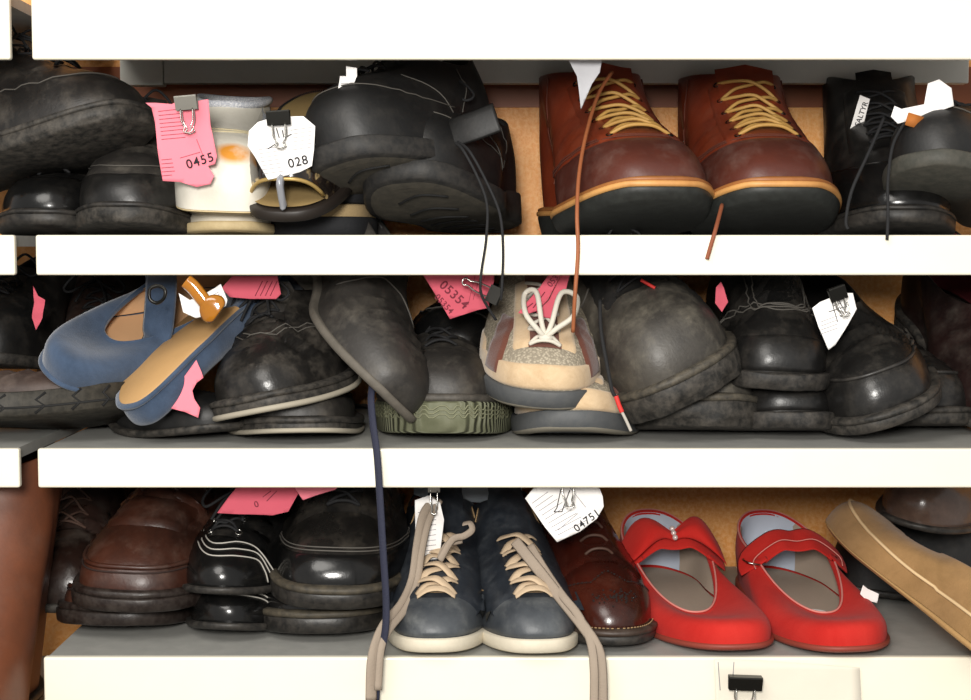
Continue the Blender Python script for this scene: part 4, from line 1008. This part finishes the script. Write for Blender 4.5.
# brogue
s = Shoe('brogue_shoe', 'oxblood brown wingtip brogue with punched toe, left of the red shoes', L=.295, W=.094, HW=.068, te=.80, tw=.98, thr=.45, toeH=.032, zf=.092, zs=.058, zb=.068, sole=.008, heel=.018, spring=.006, seed=50, welt=.006, k2t=.42, k3t=.48, crease=.0018, ctf=.42)
s.upper(BRNR, LINB, INS); s.outsole(RUB); s.weltstrip(leather('brown welt', '3a2a20', rough=.5, dust=.8), .007, .004); s.stitches(STT)
wing = lambda th: .40 + .10 * max(0, 1 - abs(th) / .25) - .24 * sst(.25, 1.5, abs(th))
s.cap(leather('brogue toe', '42190f', '220c07', .24, .25, '8d6a58', .15), 1.5, 0, wing, 'wingtip', .0013, 60, 14)
m = MB()
for i in range(90):
    th = lerp(-1.45, 1.45, i / 89); p = s.P(th, wing(th) - .025, .0016); m.tube([p, p + s.nrm(th, .35) * .0004], .0009 if i % 2 else .0005, seg=6)
for i in range(70):
    a, k = rng.uniform(0, 2 * pi), rng.uniform(.0, 1); th, u = .32 * k * cos(a), .26 + .07 * k * sin(a); p = s.P(th, u, .0014); m.tube([p, p + s.nrm(th, u) * .0005], .0008, seg=6)
m.build('punched_holes', plain('punch hole', '1a0c08', .9), s.root)
s.tongue(BRNR, .56, 1.12, .014); s.facing(BRNR, .56, .99, .006, .024, off=.0022); s.laces(plain('brown wax lace', '4d3428', .6), .62, .93, 4, .011, .0013, cross=False)
s.place(618, 628, .012, 5, 0, 0, rest=Z3)
t = Ticket('white ticket numbered 04751 clipped above the brown brogue', [(525, 498), (530, 492), (541, 480), (590, 480), (600, 489), (603, 497), (604, 507), (597, 519), (580, 532), (557, 542), (545, 527)], .025, WHT, curl=.003)
t.text('04751', 587, 521, 7.5, 37, INK, sp=1.15)
t.lines([(532 + k * .8, 503 + k, 548 + k * 1.2, 492 + k * .9) for k in range(0, 34, 4)] + [(570, 488, 586, 508), (558, 530, 578, 514)], INKG, .00022)
t.lines([(561, 490, 557, 508), (557, 508, 554, 512), (554, 512, 562, 512), (562, 512, 570, 491)], INK, .0004, 'pen_marks')
binder_clip('dark binder clip on the white 04751 ticket', 567, 485, .018, -8, .016, body=DMET, wire=METAL)
# red shoes
RED = suede('red', 'ae211c', 'bf3029', scale=20, sheen=0.04, bump=.35); RIN = plain('taupe insole', 'a89888', .75, bump=.2, var=.06); RLB = plain('pale blue lining', 'b9c1cf', .7, var=.03); REDT = plain('pale red piping', 'd88a80', .7); REDO = plain('red brown sole edge', '8a3a2c', .6)
def red(label, seed, side):
    s = Shoe('strap_shoe', label, L=.262, W=.102, WW=.080, HW=.066, te=.78, tw=1.0, thr=.33, toeH=.028, zf=.010, zs=.036, zb=.058, colw=.036, heel=.010, sole=.005, spring=.006, wedge=True, welt=.001, crease=0, lump=.0006, seed=seed, side=side, k2t=.5, k3t=.15, colb=1.1, NV=24)
    s.upper(RED, RIN, RIN); s.outsole(REDO)
    ln = [c for c in s.root.children if c.name.startswith('lining')][0]; me = ln.data
    vs_ = [v.co.copy() for v in me.vertices]; fs_ = [tuple(p.vertices) for p in me.polygons]; bk = lambda f: all(28 <= i % 72 <= 44 for i in f)
    mesh('heel_lining', vs_, [f for f in fs_ if bk(f)], RLB, s.root); bpy.data.objects.remove(ln); mesh('lining', vs_, [f for f in fs_ if not bk(f)], RIN, s.root)
    m = MB(); m.tube([p + V3((0, 0, .0012)) for p in s.rim], .0009, seg=6, closed=True); m.build('edge_piping', REDT, s.root)
    return s
def red_strap(s, w=.014, th=1.5, h=.014, mat=None):
    a, b = s.P(th, .80, .0016), s.P(-th, .80, .0016); a1, b1 = s.P(th, 1, .003), s.P(-th, 1, .003)
    c = (a1 + b1) / 2 + V3((0, 0, h)); P = crom([a, a1, a1.lerp(c, .55) + V3((0, 0, h * .5)), c, b1.lerp(c, .55) + V3((0, 0, h * .5)), b1, b], 6)
    ctr = (a + b) / 2 - V3((0, 0, .03)); m = MB(); up = [((p - V3((ctr.x, p.y, ctr.z))).normalized() + V3((0, -.55, 0))).normalized() for p in P]
    m.tube(P, w, .0012, 12, up=up); m.build('strap', RED, s.root); return c, P, up
s = red('red suede strap shoe with bow and pearl, left of the red pair', 51, 1)
c, P, up = red_strap(s, .013)
bw = MB()
for sg in (-1, 1):
    rows = []
    for i in range(13):
        k = i / 12; hw = lerp(.0045, .0195, sst(0, .7, k)) * (1 - .25 * sst(.75, 1, k)); pt = c + V3((sg * .046 * k, -.002, .004 + .012 * sin(k * 2.6) - .024 * k * k)); r = []
        for j in range(17):
            a = 2 * pi * j / 16; puff = .0045 * sin(pi * min(1, k * 1.02)) + .001
            r.append(pt + V3((0, hw * cos(a) * .85 - puff * sin(a) * .5, hw * cos(a) * .5 + puff * sin(a) + .0015 * cos(a * 3) * (1 - k))))
        rows.append(r)
    bw.grid(rows, True, False)
bo = bw.build('bow', RED, s.root)
m = MB()
for k in (-1, 0, 1):
    p = c + V3((0, k * .005 - .004, .0075 + k * .003)); rr = []
    for i in range(7):
        a = pi * i / 6; rr.append([p + V3((.0026 * sin(a) * cos(q), .0026 * sin(a) * sin(q), .0026 * cos(a))) for q in [2 * pi * j / 10 for j in range(10)]])
    m.grid(rr, True)
m.build('bow_pearls', plain('pearl', 'd9c9c4', .15, .2), s.root)
s.place(742, 648, -.006, 9, 0, 0, rest=Z3)
s = red('red suede strap shoe without bow, right of the red pair', 52, -1)
c, P, up = red_strap(s, .0145)
m = MB(); m.tube([p + u * .0014 + V3((0, -.006, 0)) for p, u in zip(P, up)], .0005, seg=5); m.tube([p + u * .0014 + V3((0, .007, 0)) for p, u in zip(P, up)], .0005, seg=5); m.build('strap_stitching', REDT, s.root)
m = MB(); e = P[-4]; m.tube(crom([e + V3((-.006, -.008, .003)), e + V3((.004, -.008, .001)), e + V3((.004, .008, .001)), e + V3((-.006, .008, .003))], 4, True), .0009, seg=6, closed=True); m.build('buckle', METAL, s.root)
m = MB(); q0 = V3((.0, -.018, s.ztop(.43) + .0045)); m.V = [q0 + V3((.014 * cos(a), .011 * sin(a), .0004)) for a in [2 * pi * i / 32 for i in range(32)]]; m.F = [tuple(range(32))]; m.build('insole_sticker', WHT, s.root)
s.place(856, 652, -.012, 9, 0, 0, rest=Z3)
# right end
s = Shoe('ballet_flat', 'black shoe lying behind the red and camel shoes on the lowest shelf', L=.275, W=.104, HW=.074, thr=.42, toeH=.06, zf=.085, zs=.075, zb=.08, colw=.036, sole=.006, heel=.008, seed=53, wedge=True)
s.upper(BLKM, LIN, INS); s.outsole(RUB)
s.place(838, 548, .20, -72, 0, 0, rest=Z3)
CAM = suede('camel', '7d603c', '9a7850', scale=25, sheen=.1); CAMT = plain('pale camel seam', 'd8b98c', .8)
s = Shoe('moccasin', 'camel suede moccasin on its side with toe up at the right edge', L=.25, W=.094, HW=.066, te=.72, thr=.45, toeH=.042, zf=.04, zs=.045, zb=.055, colw=.034, sole=.003, heel=.002, welt=-.003, wedge=True, seed=54, spring=.008, crease=.0005, lump=.002)
s.upper(CAM, LINB, plain('camel insole', '8a6a48', .8)); s.outsole(plain('camel suede sole', 'b08a58', .9, bump=.5)); s.seams([[(a, .22 + .06 * abs(sin(a))) for a in [lerp(-2.6, 2.6, i / 24) for i in range(25)]]], CAMT, .0014, 'moccasin_seam')
s.aim(836, 524, .15, (-.34, .85, .27), (.62, -.1, .75))
s = Shoe('tassel_loafer', 'glossy taupe loafer with leather tassel in the lower right corner', L=.265, W=.094, thr=.42, zf=.05, zs=.04, zb=.05, toeH=.044, sole=.006, heel=.012, seed=55)
TPL = leather('glossy taupe', '5d4a40', '3c2e27', .2, .3, '9a8a7a'); s.upper(TPL, LINB, INS); s.outsole(RUB)
m = MB(); p, n = s.proj(0, .7, .004)
for k in range(9): m.tube(crom([p, p + V3(((k - 4) * .002, -.006, -.002)) + n * .003, p + V3(((k - 4) * .004, -.024, -.006)) + n * .002], 4), .0016, seg=5)
m.tube([p - V3((.02, 0, .003)), p + n * .004, p + V3((.02, 0, -.003))], .003, seg=7); m.build('tassel', TPL, s.root)
s.place(905, 520, .13, -40, 6, 10)
t = Ticket('white torn paper scrap between the black and the camel shoes', [(876, 543), (884, 546), (898, 550), (904, 548), (908, 556), (900, 558), (884, 552)], .10, WHT, curl=.0008)
Ticket('lower white paper scrap beside the right red shoe', [(863, 585), (868, 589), (879, 594), (877, 603), (866, 600), (860, 594)], .09, WHT, curl=.0005)
t = Ticket('cream paper ticket hanging on the lowest shelf front below the red shoes', [(714, 659), (728, 659), (860, 668), (862, 720), (790, 735), (716, 722)], -.0075, plain('cream ticket paper', 'ddd6c6', .85, var=.05), curl=.002)
t.lines([(718, 662, 720, 690), (734, 662, 732, 690)], INKG, .0003)
binder_clip('black binder clip on the cream ticket at the bottom edge', 745, 690, -.014, 2, .026, body=DMET, wire=METAL)
